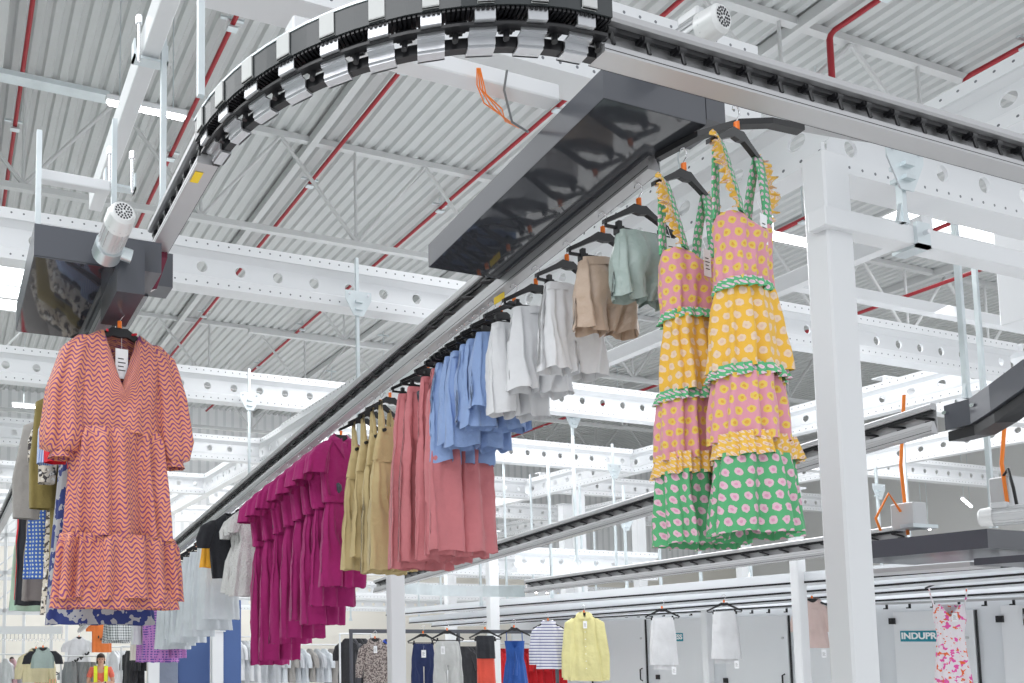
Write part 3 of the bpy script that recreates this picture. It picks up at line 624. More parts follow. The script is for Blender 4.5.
# ---------------------------------------------------------------- clothes hangers
def hanger_proto(kind):
    e = empty('clothes_hanger', 'x', 'clothes hanger')
    k = MB()
    for s_ in (-1, 1):
        pts = [(0, 0, 0), (s_*.035, 0, .004), (s_*.08, 0, -.022), (s_*.15, 0, -.06), (s_*.205, 0, -.088)]
        n = len(pts); vs = []; hh = [.026, .025, .018, .014, .012]
        for (x, y, z), h_ in zip(pts, hh): vs += [(x, -.009, z-h_), (x, .009, z-h_), (x, .009, z+h_*.6), (x, -.009, z+h_*.6)]
        k.add(vs, [(i*4+j, i*4+(j+1) % 4, i*4+4+(j+1) % 4, i*4+4+j) for i in range(n-1) for j in range(4)]+[(n*4-4, n*4-3, n*4-2, n*4-1)])
    if kind == 'clip': k.box((-.19, -.005, -.112), (.19, .005, -.1)); k.box((-.196, -.005, -.112), (-.188, .005, -.085)); k.box((.188, -.005, -.112), (.196, .005, -.085))
    k.build('shoulder_bar', BLACK, e)
    k = MB(); k.tube([(0, 0, .01), (0, 0, .055), (.012, 0, .075), (.026, 0, .09), (.024, 0, .112), (.004, 0, .125), (-.018, 0, .112), (-.022, 0, .098)], .0032, 6); k.build('hook', CHROME, e)
    k = MB(); k.cyl((0, 0, .02), (0, 0, .052), .011, 8); k.build('size_marker', ORANGE, e)
    if kind == 'clip':
        for s_ in (-1, 1):
            k = MB(); k.box((s_*.12-.018, -.014, -.135), (s_*.12+.018, .014, -.1)); k.box((s_*.12-.01, -.01, -.1), (s_*.12+.01, .01, -.075)); k.build('clip', BLACK, e)
    return e
HP = {}
def hl(t):
    w_ = ('black hanger of the '+t).split(); return ' '.join(w_) if len(w_) <= 16 else ' '.join(w_[:16]).rstrip(',')
def hanger(kind, loc, rz, label, group=None, sc=1.):
    if kind not in HP: o = hanger_proto(kind); HP[kind] = o; 
    else: o = copy_tree(HP[kind])
    o.location = loc; o.rotation_euler = (0, 0, rz); o.scale = (sc, sc, sc); o['label'] = label
    if group: o['group'] = group
    elif 'group' in o: del o['group']
    return o
# ---------------------------------------------------------------- garments
from mathutils import noise as mn
def spow(v, e): return math.copysign(abs(v)**e, v)
WR = .013
def ct(mb, prof, seed=0, n=80, ox=0., neck=0., neckw=.1, sway=0., wob=.012, rowh=.03):
    """hanging cloth tube; prof rows (z, half width, half depth, fold amplitude, fold count[, centre x])"""
    R = random.Random(seed); ph = [R.uniform(0, 6.28) for _ in range(8)]
    rows = []
    for a, b in zip(prof, prof[1:]):
        m = max(1, int(round(abs(a[0]-b[0])/rowh)))
        for i in range(m): t = i/m; rows.append([a[j]+(b[j]-a[j])*t for j in range(4)]+[a[4] if t < .5 else b[4]]+[(a[5] if len(a) > 5 else 0)*(1-t)+(b[5] if len(b) > 5 else 0)*t])
    a = prof[-1]; rows.append([a[0], a[1], a[2], a[3], a[4], a[5] if len(a) > 5 else 0])
    z0 = rows[0][0]; vs = []; n_ = n
    for (z, w, d, am, kf, xo) in rows:
        for i in range(n_):
            t = 2*pi*i/n_+pi/2; c_, s_ = cos(t), sin(t)
            fo = am*(.6*sin(kf*t+ph[0]+1.2*sin(2.1*z+ph[5]))+.3*sin((kf*1.7)//1*t+ph[1]+2*z)+.25*sin((kf//2)*t+ph[2]-3*z))
            x = w*spow(c_, .85)*(1+fo/.25*.25)+fo*c_*.5; y = d*spow(s_, .8)+fo*s_*1.2+am*.8*sin(3*x/.15+ph[3]+z*1.5)
            y += sway*(z0-z)+wob*sin(5*z+ph[4])*(z0-z); x += wob*.6*sin(4*z+ph[6])*(z0-z)
            wr = mn.noise(Vector((x*9+seed, z*5, y*6)))*1.0+mn.noise(Vector((x*22, z*13+seed, 3)))*.45
            y += wr*WR*min(1, d/.05)*(1 if s_ < 0 else -1)*min(1, (z0-z)/.06+.1)
            zz = z
            if neck and s_ < 0 and z > z0-neck*1.25:
                zz = z-neck*max(0, 1-abs(x)/neckw)*(1-(z0-z)/(neck*1.25))
            zz += am*.15*sin(kf*t*.5+ph[7])*(1 if z == rows[-1][0] else 0)
            vs.append((ox+xo+x, y, zz))
    m = len(rows); cu = []
    for i in range(m):
        c = [0.]
        for k in range(n_):
            a_, b_ = vs[i*n_+k], vs[i*n_+(k+1) % n_]; c.append(c[-1]+math.hypot(a_[0]-b_[0], a_[1]-b_[1]))
        h_ = c[n_//2]; cu.append([q-h_+ox+.013*seed for q in c])
    fs = [(i*n_+k, (i+1)*n_+k, (i+1)*n_+(k+1) % n_, i*n_+(k+1) % n_) for i in range(m-1) for k in range(n_)]
    uv = [[(cu[i][k], rows[i][0]), (cu[i+1][k], rows[i+1][0]), (cu[i+1][k+1], rows[i+1][0]), (cu[i][k+1], rows[i][0])] for i in range(m-1) for k in range(n_)]
    mb.add(vs, fs, True, uv)
def gtag(e, x, z, y=-.07, w=.05, h=.1, rz=0.):
    k = MB(); k.box((x-w/2, y-.002, z-h), (x+w/2, y, z), Matrix.Rotation(rz, 4, 'Z')); k.cyl((x, y, z), (x+.005, y+.02, z+.06), .001, 4); o = k.build('price_tag', TAG, e)
    k = MB(); 
    for j in range(4): k.box((x-w*.3, y-.0032, z-h*(.35+.13*j)), (x+w*.3*(1 if j % 2 else .5), y-.0024, z-h*(.32+.13*j)))
    k.build('tag_print', INK, o)
def stag(e, x, z, y=-.07):
    k = MB(); n = 10
    k.tube([(x, y, z+.03), (x+.004, y-.012, z+.012), (x+.008, y-.012, z-.02), (x+.01, y, z-.04)], [.012, .02, .02, .008], 8); k.build('security_tag', mat('tag_dark', (.05, .06, .08), .4) if 'tag_dark' not in bpy.data.materials else bpy.data.materials['tag_dark'], e)
def G(name, label, cat, loc, rz=0., group=None): return empty(name, label, cat, loc, rz, group)
def skirtlike(e, part, m, top, bot, w0, w1, d0=.03, d1=.07, am=.018, kf=9, seed=0, **k):
    b = MB(); ct(b, [(top, w0, d0, am*.25, kf), (top-(top-bot)*.3, w0+(w1-w0)*.5, (d0+d1)/2, am*.7, kf), (bot, w1, d1, am, kf)], seed, **k); return b.build(part, m, e)
def trousers(e, m, top, bot, w=.19, lw=.1, seed=0, crotch=.3, d=.05, band=True, flare=1., am=.007, part='cloth_body'):
    """waist, hips and two legs as one continuous surface: the hip ring pinches at the crotch and splits in two"""
    R_ = random.Random(seed*7+1); ph = [R_.uniform(0, 6.28) for _ in range(8)]; n = 96; zc = top-crotch; gap = lw*.1
    def fold(t, x, z, a): return a*(.9*sin(6*t+ph[0]+1.5*z)+.7*sin(10*t+ph[1]-2*z)+.5*sin(15*t+ph[2]+3*z))
    def fin(x, y, z, s_, a, t):
        fo = fold(t, x, z, a); wr = mn.noise(Vector((x*9+seed, z*6, y*5)))+.5*mn.noise(Vector((x*20+3*z*8, z*16+seed, 3)))
        k_ = min(1, (top-z)/.08+.15)
        return (x+fo*.3*k_, y+(fo*1.3+wr*WR*1.2)*k_*(1 if s_ >= 0 else -1)+.01*sin(4*z+ph[4])*(top-z), z)
    rows = []; m1 = max(4, int(crotch/.03)); vs = []; fs = []
    for r_ in range(m1+1):
        t_ = r_/m1; z = top-crotch*t_; wd = w*(.82+.18*min(1, t_*1.5)); dd = d*(.6+.4*min(1, t_*1.6)); pin = max(0, (t_-.55)/.45)**2
        for i in range(n):
            t = -pi/2+2*pi*(i+.5)/n; x = wd*spow(cos(t), .85); y = dd*spow(sin(t), .8)*(1-pin*.93*math.exp(-(x/(.3*w))**2))
            vs.append(fin(x, y, z, sin(t), am*(.4+.6*t_), t))
    fs += [(r_*n+i, (r_+1)*n+i, (r_+1)*n+(i+1) % n, r_*n+(i+1) % n) for r_ in range(m1) for i in range(n)]
    last = m1*n; h = n//2; m2 = max(4, int((zc-bot)/.03))
    for side_, rng in ((1, list(range(0, h))), (-1, list(range(h, n)))):
        prev = [last+i for i in rng]
        for r_ in range(1, m2+1):
            t_ = r_/m2; z = zc-(zc-bot)*t_; bl = min(1, r_*.03/.12); lwx = w*.5+(lw*(.92+.08*abs(2*t_-1))*(1+(flare-1)*t_)-w*.5)*min(1, t_*2.2); cur = []
            for q, i in enumerate(rng):
                t = -pi/2+2*pi*(i+.5)/n; x0 = w*spow(cos(t), .85); y0 = d*spow(sin(t), .8)*(1-.93*math.exp(-(x0/(.3*w))**2))
                phi = (t+pi/2)*2+pi if side_ == 1 else (t-pi/2)*2
                x1 = side_*(w*.5+gap)+lwx*spow(cos(phi), .9); y1 = d*.85*spow(sin(phi), .85)
                sg = y1
                x, y = x0+(x1-x0)*bl, y0+(y1-y0)*bl; p_ = fin(x, y, z, sg, am*1.15, t)
                if r_ == m2: p_ = (p_[0], p_[1], p_[2]+am*.5*sin(5*phi+ph[5]))
                vs.append(p_); cur.append(len(vs)-1)
            fs += [(prev[q], cur[q], cur[(q+1) % h], prev[(q+1) % h]) for q in range(h)]; prev = cur
    b = MB(); b.add(vs, fs, True, [[(vs[i][0]*1.0+(vs[i][1] if vs[i][1] < 0 else .3-vs[i][1])*1.2, vs[i][2]) for i in f] for f in fs]); o = b.build(part, m, e)
    if band:
        b = MB(); ct(b, [(top+.005, w*.825, d*.64, am*.4, 7), (top-.035, w*.85, d*.72, am*.5, 7)], seed); b.build('waistband', m, e)
        pass
    return o
def topwear(e, m, L, w=.2, hem=None, seed=0, sl=.55, slw=.065, flare=.26, d=.045, am=.008, kf=7, neck=.07, part='cloth_body', cuff=False, sang=.05):
    b = MB(); hem = hem or w
    ct(b, [(.03, .06, .03, 0, kf), (.0, .1, .035, .002, kf), (-.035, w*.62, d*.75, .003, kf), (-.08, w*.9, d*.85, .004, kf), (-.13, w, d, am*.5, kf), (-.4*L-.1, w*.98, d, am, kf), (-L, hem, d*1.25, am*1.6, kf)], seed, neck=neck)
    o = b.build(part, m, e)
    if sl:
        for s_ in (-1, 1):
            b = MB(); ct(b, [(-.06, .03, .03, .001, 5, s_*(w-.045)), (-.12, slw, .045, .004, 5, s_*(w+.0)), (-.1-sl*.6, slw, .045, .007, 5, s_*(w+sang)), (-.1-sl, slw*.8, .04, .005, 5, s_*(w+sang*1.2))], seed+7+s_, n=36)
            b.build('sleeve', m, e)
            if cuff:
                b = MB(); ct(b, [(-.095-sl, slw*.55, .035, .002, 5, s_*(w+sang*1.2)), (-.13-sl, slw*.6, .035, .004, 5, s_*(w+sang*1.2))], seed, n=30); b.build('cuff', m, e)
    return o
def Yat(px, X=2.93, drop=.12):
    lo, hi = 1.5, 60.
    for _ in range(50):
        m_ = (lo+hi)/2
        if proj((X, m_, rz_at(m_)-drop))[0] > px: lo = m_
        else: hi = m_
    return lo
def hub(px): y = Yat(px); return Vector((2.93, y, rz_at(y)-.125))
# --- wavy print dress, left
ZIG = zig(); LX, LZ = .745, 1.425
y0 = 3.74; hanger('shoulder', (LX-.0, y0, LZ+.0), radians(6), 'black plastic hanger holding the orange wavy print dress')
e = G('dress', 'orange dress with purple wavy print, puffed sleeves and tiered skirt, far left', 'dress', (LX, y0, LZ), radians(6))
b = MB(); ct(b, [(.0, .075, .035, 0, 7), (-.01, .105, .045, .001, 7), (-.06, .185, .07, .003, 7), (-.13, .205, .085, .006, 7), (-.3, .195, .08, .008, 7), (-.49, .20, .08, .010, 9)], 3, n=110, neck=.27, neckw=.085); b.build('bodice', ZIG, e)
b = MB(); ct(b, [(-.47, .198, .082, .006, 13), (-.52, .21, .09, .02, 13), (-.97, .245, .10, .028, 13)], 4, n=140); b.build('middle_tier', ZIG, e)
b = MB(); ct(b, [(-.955, .262, .103, .012, 17), (-1.0, .27, .115, .028, 15), (-1.245, .295, .12, .032, 15)], 5, n=160); b.build('bottom_tier', ZIG, e)
b = MB(); ct(b, [(-1.2, .28, .10, .012, 11), (-1.285, .295, .11, .016, 11)], 6, n=120); b.build('underskirt_hem', ZIG, e)
for s_ in (-1, 1):
    b = MB(); ct(b, [(-.05, .04, .04, .001, 6, s_*.165), (-.11, .072, .06, .006, 6, s_*.2), (-.3, .085, .065, .012, 6, s_*.245), (-.5, .10, .07, .016, 6, s_*(.262 if s_ > 0 else .25)), (-.575, .085, .06, .014, 6, s_*.262), (-.59, .045, .045, .006, 6, s_*.262)], 20+s_, n=60); b.build('sleeve', ZIG, e)
    b = MB(); ct(b, [(-.585, .046, .046, .004, 6, s_*.262), (-.62, .06, .05, .008, 6, s_*.262)], 30+s_, n=40); b.build('cuff_frill', ZIG, e)
k = MB(); k.tube([(-.07, -.035, -.01), (-.05, .02, .0), (0, .04, .0), (.05, .02, .0), (.07, -.035, -.01)], .006, 6); k.build('red_collar_trim', mat('red_trim', (.6, .02, .04), .6), e)
gtag(e, .005, -.085, y=-.02, w=.06, h=.14)
# --- floral maxi dresses
PINKD = daisy('pink_daisy_fabric', (.70, .30, .37), (.76, .55, .10), (.70, .36, .05)); YELD = daisy('yellow_daisy_fabric', (.80, .46, .05), (.76, .58, .42), (.70, .5, .4)); GRND = daisy('green_rose_fabric', (.09, .40, .17), (.72, .45, .54), (.66, .30, .44))
GTRIM = daisy('green_trim_fabric', (.10, .44, .20), (.76, .56, .64), (.7, .4, .55), .026); YRUF = daisy('yellow_ruffle_fabric', (.80, .48, .07), (.78, .62, .50), (.7, .4, .3), .026)
def maxi(px, label, rz, w=1., seed=0, dz=0., zs=1.):
    h = hub(px); hanger('shoulder', h, rz, hl(label))
    e = G('maxi_dress', label, 'dress', h+Vector((0, 0, dz)), rz); e.scale = (1, 1, zs)
    S = .135*w
    b = MB(); ct(b, [(-.335, S*.95, .065, .003, 9), (-.37, S*1.0, .075, .006, 9), (-.6, S*.97, .07, .012, 11)], seed+1, n=100, neck=.05, neckw=.12); b.build('pink_bodice', PINKD, e)
    b = MB(); ct(b, [(-.585, S*1.0, .078, .006, 19), (-.625, S*1.06, .088, .014, 19)], seed+2, n=120); b.build('green_waist_trim', GTRIM, e)
    b = MB(); ct(b, [(-.61, S*.99, .072, .008, 11), (-.75, S*1.1, .085, .016, 11), (-.915, S*1.14, .092, .02, 11)], seed+3, n=110); b.build('yellow_tier', YELD, e)
    b = MB(); ct(b, [(-.905, S*1.16, .094, .01, 21), (-.95, S*1.23, .104, .018, 21)], seed+4, n=130); b.build('green_trim_band', GTRIM, e)
    b = MB(); ct(b, [(-.94, S*1.14, .09, .016, 12), (-1.08, S*1.22, .098, .022, 12), (-1.18, S*1.26, .103, .024, 12)], seed+5, n=110); b.build('pink_tier', PINKD, e)
    b = MB(); ct(b, [(-1.155, S*1.26, .106, .012, 23), (-1.24, S*1.36, .118, .022, 23)], seed+6, n=150); b.build('yellow_ruffle', YRUF, e)
    b = MB(); ct(b, [(-1.225, S*1.28, .104, .016, 11), (-1.4, S*1.36, .115, .028, 11), (-1.51, S*1.4, .12, .032, 11)], seed+7, n=120); b.build('green_skirt_tier', GRND, e)
    for s_ in (-1, 1):
        pts = [(.70, -.05, -.35), (.80, -.04, -.27), (.90, -.028, -.19), (.98, -.015, -.11), (1.04, 0, -.05), (1.0, .015, -.11), (.9, .03, -.22), (.8, .04, -.35)]
        b = MB(); vs = []
        for x, y, z in pts: vs += [(s_*(S*x-.026), y-.004, z), (s_*(S*x+.018), y-.008, z+.008), (s_*(S*x+.018), y+.002, z+.008), (s_*(S*x-.026), y+.004, z)]
        b.add(vs, [(4*i+j, 4*i+(j+1) % 4, 4*i+4+(j+1) % 4, 4*i+4+j) for i in range(len(pts)-1) for j in range(4)], True); b.build('shoulder_strap', GTRIM, e)
        b = MB(); vs = []; m_ = 64
        for i in range(m_):
            t = i/(m_-1)*4; a_ = int(min(3, t)); f_ = t-a_; q0, q1 = pts[a_], pts[a_+1]; x, y, z = [q0[j]+(q1[j]-q0[j])*f_ for j in range(3)]
            wd = .066*min(1, .25+2.2*min(i, m_-1-i)/m_)
            for j in range(4): r_ = j/3; vs.append((s_*(S*x+.014+wd*r_), y-.004+.014*r_*sin(i*1.05)+.006*r_*sin(i*.43), z+.012+.010*r_*cos(i*.8)))
        b.add(vs, [(4*i+j, 4*i+j+1, 4*i+j+5, 4*i+j+4) for i in range(m_-1) for j in range(3)], True); o_ = b.build('strap_frill', YRUF, e); md = o_.modifiers.new('th', 'SOLIDIFY'); md.thickness = .003
    gtag(e, .01, -.34, w=.045, h=.11, y=-.075)
    return e
maxi(737, 'rightmost tiered pink, yellow and green floral maxi dress', radians(11), 1.0, 10, 0, 1.06)
maxi(684, 'floral maxi dress just left of and behind the rightmost one', radians(8), 1.0, 30, -.0, 1.05)
# --- shorts
GRN = cloth('sage_satin', (.37, .46, .43), .35); BEI = cloth('beige_satin', (.56, .42, .32), .35); WHT = cloth('white_cotton', (.80, .81, .83), .7, .4); BLU = cloth('light_blue_denim', (.30, .43, .73), .85); PNK = cloth('salmon_pink_corduroy', (.66, .22, .24), .9)
KHA = cloth('khaki_corduroy', (.62, .49, .25), .9); MAG = cloth('magenta_corduroy', (.40, .012, .16), .9, var=.12); PALE = cloth('pale_grey_satin', (.68, .72, .76), .5); LACE = cloth('white_lace', (.78, .77, .76), .8, .8, 60); BLK = cloth('black_fabric', (.015, .016, .022), .8); YLW = cloth('amber_yellow', (.95, .45, .03), .8)
ORDN = ['frontmost']+ORD[1:]
def hung(px, kind, label, cat, name, rz=0.): 
    h = hub(px); rz += radians(random.uniform(-4, 8)); hanger(kind, h, rz, (hl(label))); return G(name, label, cat, h, rz)
e = hung(639, 'clip', 'sage green satin shorts with paper tag', 'shorts', 'shorts'); trousers(e, GRN, -.125, -.43, .16, .082, 40, crotch=.2, d=.06, am=.012); gtag(e, .07, -.17, y=-.1, w=.06, h=.12)
e = hung(603, 'clip', 'beige satin shorts left of the sage ones', 'shorts', 'shorts'); trousers(e, BEI, -.125, -.47, .165, .086, 41, crotch=.22, d=.06, am=.012); gtag(e, .09, -.19, y=-.1, w=.06, h=.12)
for i, (px, L) in enumerate([(567, .44), (536, .44), (514, .50)]):
    lb = 'white cotton shorts, %s of three counted from the beige pair' % ORD[i]
    e = hung(px, 'clip', lb, 'shorts', 'shorts'); trousers(e, WHT, -.125, -.125-L, .175, .088, 50+i, crotch=.28, d=.075, am=.012)
for i, (px, L) in enumerate([(501, .42), (492, .50), (484, .46), (476, .56), (468, .52), (460, .6)]):
    lb = 'light blue shorts, %s in the blue row counting from the white shorts' % ORD[i]
    e = hung(px, 'clip', lb, 'shorts', 'shorts'); trousers(e, BLU, -.125, -.125-L, .2, .102, 60+i, crotch=.28, d=.065, am=.014)
    if i % 2: stag(e, -.1, -.25, -.075)
for i, (px, L) in enumerate([(463, 1.13), (452, 1.14), (440, 1.14), (428, 1.12), (418, 1.14)]):
    lb = 'salmon pink trousers, %s in the pink row counting from the right' % ORD[i]
    e = hung(px, 'clip', lb, 'trousers', 'trousers', radians(3)); e.location.y += .05 if i == 0 else 0; trousers(e, PNK, -.125, -.125-L, .185, .115, 70+i, crotch=.33, d=.055, am=.01, flare=1.1)
    if i in (2, 3, 4): stag(e, -.12, -.2)
# khaki overalls: bib, straps, trousers
for i, (px, L) in enumerate([(390, 1.2), (381, 1.2), (372, 1.06), (363, 1.12)]):
    lb = 'khaki dungarees, %s in the khaki row counting from the right' % ORD[i]
    e = hung(px, 'shoulder', lb, 'dungarees', 'dungarees', radians(3)); trousers(e, KHA, -.42, -L, .17, .1, 80+i, crotch=.28, d=.055, am=.008)
    b = MB(); ct(b, [(-.2, .09, .03, .002, 5), (-.3, .12, .035, .004, 5), (-.44, .15, .045, .005, 5)], 85+i); b.build('bib', KHA, e)
    for s_ in (-1, 1):
        b = MB(); b.tube([(s_*.08, -.03, -.22), (s_*.085, -.02, -.1), (s_*.08, 0, -.01), (s_*.07, .03, -.25), (s_*.05, .035, -.4)], .015, 6); b.build('shoulder_strap', KHA, e)
        b = MB(); b.cyl((s_*.08, -.05, -.23), (s_*.08, -.03, -.23), .012, 10); b.build('button', BLACK, e)
# magenta jumpsuits
for i, (px, L) in enumerate([(341, 1.18), (331, 1.30), (321, 1.42), (311, 1.36), (301, 1.48), (290, 1.5), (279, 1.62), (269, 1.64)]):
    lb = 'magenta corduroy jumpsuit, %s in the magenta row counting from the right' % ORD[i]
    h = hub(px); rz = radians(random.uniform(2, 10)); hanger('shoulder', h, rz, hl(lb)); e = G('jumpsuit', lb, 'jumpsuit', h, rz)
    topwear(e, MAG, .52, .2, .165, 90+i, sl=.0, d=.06, am=.01)
    for s_ in (-1, 1):
        b = MB(); ct(b, [(-.045, .04, .035, .003, 5, s_*.12), (-.1, .07, .05, .009, 5, s_*.175), (-.18, .085, .06, .014, 5, s_*.225), (-.31, .08, .065, .016, 5, s_*.255)], 190+i+s_, n=40); b.build('sleeve', MAG, e)
        b = MB(); b.add([(s_*.03, -.055, -.02), (s_*.11, -.06, -.06), (s_*.06, -.072, -.13), (s_*.01, -.066, -.19)], [(0, 1, 2, 3)]); b.build('lapel', MAG, e)
    b = MB(); ct(b, [(-.48, .168, .062, .004, 9), (-.53, .168, .062, .004, 9)], 95); b.build('belt', MAG, e)
    trousers(e, MAG, -.5, -L, .175, .105, 100+i, crotch=.28, d=.06, am=.011, flare=1.05, band=False)
    if i % 2 == 0 or i == 7: stag(e, -.1, -.42, -.085)
# lace, black, yellow
for i, px in enumerate((255, 250, 245)):
    lb = 'white lace dress, %s in the lace group beside the magenta jumpsuits' % ORD[i]
    e = hung(px, 'shoulder', lb, 'dress', 'lace_dress'); e.location.y += .05; topwear(e, LACE, .42, .15, .13, 120+i, sl=.2, am=.006); skirtlike(e, 'skirt', LACE, -.38, -.93+.04*i, .14, .24, .05, .1, .02, 11, 123+i); 
e = hung(238, 'shoulder', 'black t-shirt drooping beside the white lace dresses', 't-shirt', 't_shirt'); e.location.x -= .08; topwear(e, BLK, .66, .24, .2, 130, sl=.25, am=.014, slw=.09)
e = hung(230, 'clip', 'amber yellow skirt left of the black t-shirt', 'skirt', 'skirt'); e.location.x -= .16; skirtlike(e, 'cloth_body', YLW, -.12, -.5, .13, .18, seed=131)
for i, (px, L) in enumerate([(219, 1.0), (211, 1.08), (203, .96), (196, 1.08), (189, 1.12), (183, 1.05), (178, 1.1), (173, 1.12)]):
    lb = 'pale grey satin skirt, %s in the pale row counting from the yellow skirt' % ORD[i]
    e = hung(px, 'clip', lb, 'skirt', 'long_skirt'); skirtlike(e, 'cloth_body', PALE, -.12, -L, .16, .24, .04, .1, .022, 9, 140+i)
    b = MB(); ct(b, [(-.115, .162, .044, .002, 9), (-.15, .163, .046, .003, 9)], 140+i); b.build('waistband', PALE, e)
PURP = dots('purple_motif_fabric', (.52, .22, .55), (.10, .06, .30), .035, .28); CRM = cloth('cream_fabric', (.74, .70, .62), .8)
GING = gingham('gingham_fabric', (.72, .74, .75), (.16, .18, .19), .045)
for i, (px, L) in enumerate([(170, 1.22), (164, 1.25), (158, 1.2), (152, 1.18)]):
    lb = 'purple printed trousers, %s of the purple row counting from the right' % ORD[i]; e = hung(px, 'clip', lb, 'trousers', 'trousers'); trousers(e, PURP, -.12, -L, .2, .12, 160+i, d=.07, am=.012)
e = hung(155.5, 'clip', 'plain white trousers hanging in front of the purple ones', 'trousers', 'trousers'); e.location.x -= .2; trousers(e, WHT, -.12, -.95, .13, .08, 165, d=.07)
e = hung(143, 'shoulder', 'long cream dress left of the purple printed trousers', 'dress', 'dress'); topwear(e, CRM, .5, .16, .15, 166, sl=.3); skirtlike(e, 'skirt', CRM, -.45, -1.1, .15, .2, seed=167)
for i, px in enumerate((122, 119, 116)):
    lb = 'grey gingham skirt, %s of three below the wavy print dress' % ORD[i]; e = hung(px, 'clip', lb, 'skirt', 'skirt'); skirtlike(e, 'cloth_body', GING, -.02, -.6, .17, .25, .04, .12, .022, 9, 170+i)
ORT = cloth('orange_jersey', (.85, .22, .05), .8)
e = hung(102, 'shoulder', 'orange t-shirt with small black marks above the worker', 't-shirt', 't_shirt'); topwear(e, ORT, .62, .2, .2, 175, sl=.12, slw=.07)
k = MB()
for j in range(5): k.box((-.1+.05*j, -.075, -.35-.04*(j % 3)), (-.075+.05*j, -.07, -.3-.05*(j % 2)))
k.build('print', INK, e)
e = hung(79, 'shoulder', 'white t-shirt with slanting black brush marks, left of the orange one', 't-shirt', 't_shirt'); topwear(e, WHT, .75, .25, .3, 176, sl=.22, slw=.1)
k = MB()
for j in range(9): k.box((-.02, -.005, -.05), (.02, .0, .03), Matrix.Translation((-.26+.058*j, -.075, -.62+.035*j)) @ Matrix.Rotation(.5*(-1)**j, 4, 'Y'))
k.build('print', INK, e)
for i, px in enumerate((77, 75, 73, 71)):
    lb = 'grey jersey top near the far end of the sloping rail, %s from the right' % ORD[i]; e = hung(px, 'shoulder', lb, 'top', 'jersey_jumper'); e.location.z -= .55; bpy.data.objects[[o.name for o in C.objects if o.get('category') == 'clothes hanger'][-1]].location.z -= .55; topwear(e, cloth('grey_jersey_%s' % ORD[i], (.33, .36, .37), .85), .5, .2, .24, 180+i, sl=.2)
# --- left row behind the wavy dress
NAV = blotch('navy_floral_print', [(.36, .36, .38), (.015, .03, .16)], 20, (.5,)); BSTR = stripes('blue_pinstripe', (.22, .33, .62), (.62, .70, .85), 'x', .012, .4); OLV = cloth('olive_cotton', (.26, .20, .06), .9)
LEO = blotch('leopard_print', [(.62, .55, .46), (.06, .05, .05), (.75, .72, .68)], 30, (.52, .6)); GRYC = cloth('stone_grey_wool', (.38, .36, .34), .9); BPR = dots('blue_motif_fabric', (.04, .12, .45), (.6, .65, .5), .025, .27)
TAU = cloth('taupe_fabric', (.22, .19, .18), .85); REDF = cloth('red_fabric', (.70, .01, .03), .8); MINT = cloth('mint_fabric', (.42, .60, .47), .8); CHAR = cloth('charcoal_fabric', (.06, .06, .07), .85)
def lhung(Y, label, cat, name, dz=0., kind='shoulder', dx=0.):
    hanger(kind, (LX+dx, Y, LZ+.02), 0, hl(label)); return G(name, label, cat, (LX+dx, Y, LZ+.02+dz), radians(random.uniform(-5, 5)))
e = lhung(3.98, 'red blouse peeking out behind the wavy print dress', 'blouse', 'blouse'); topwear(e, REDF, .62, .19, .19, 200, sl=.5)
e = lhung(4.12, 'navy and grey floral dress whose hem shows below the wavy dress', 'dress', 'dress', kind='clip'); skirtlike(e, 'cloth_body', NAV, -.25, -1.37, .15, .27, .04, .1, .02, 9, 201)
e = lhung(4.3, 'blue pinstriped shirt with rolled sleeve behind the wavy dress', 'shirt', 'shirt'); topwear(e, BSTR, .72, .16, .16, 202, sl=.45, sang=.09, slw=.055)
e = lhung(4.55, 'leopard print blouse squeezed between striped and olive shirts', 'blouse', 'blouse'); topwear(e, LEO, .7, .17, .17, 203, sl=.5, slw=.055)
e = lhung(4.7, 'long olive shirt dress behind the striped shirt', 'dress', 'shirt_dress'); topwear(e, OLV, 1.14, .2, .2, 204, sl=.62, slw=.085, sang=.03)
e = lhung(4.95, 'black and cream patterned long dress left of the olive one', 'dress', 'dress'); topwear(e, LEO, 1.3, .18, .22, 205, sl=.3)
e = lhung(5.25, 'stone grey coat left of the olive dress', 'coat', 'coat'); topwear(e, GRYC, .62, .2, .2, 206, sl=.6, slw=.10, sang=.06, d=.07)
e = lhung(5.5, 'blue printed skirt below the stone grey coat', 'skirt', 'skirt', kind='clip'); skirtlike(e, 'cloth_body', BPR, -.5, -1.05, .2, .25, seed=207)
e = lhung(5.8, 'taupe trousers in the left row below the grey coat', 'trousers', 'trousers', kind='clip'); trousers(e, TAU, -.45, -1.18, .22, .12, 208, d=.06)
e = lhung(6.05, 'black trousers in the left row beside the mint dress', 'trousers', 'trousers', kind='clip', dx=-.0); trousers(e, BLK, -.35, -1.2, .25, .13, 209, d=.06)
e = lhung(6.3, 'red trousers in the left row behind the black pair', 'trousers', 'trousers', kind='clip', dx=-.0); trousers(e, REDF, -.3, -1.15, .24, .12, 210, d=.06)
e = lhung(6.6, 'mint green dress at the left end of the left row', 'dress', 'dress', dx=-.0, kind='clip'); skirtlike(e, 'cloth_body', MINT, -.55, -1.22, .2, .27, seed=211)
e = lhung(6.9, 'charcoal jacket at the left end of the left row', 'jacket', 'jacket', dx=.1); topwear(e, CHAR, .8, .17, .17, 212, sl=.62, slw=.07)
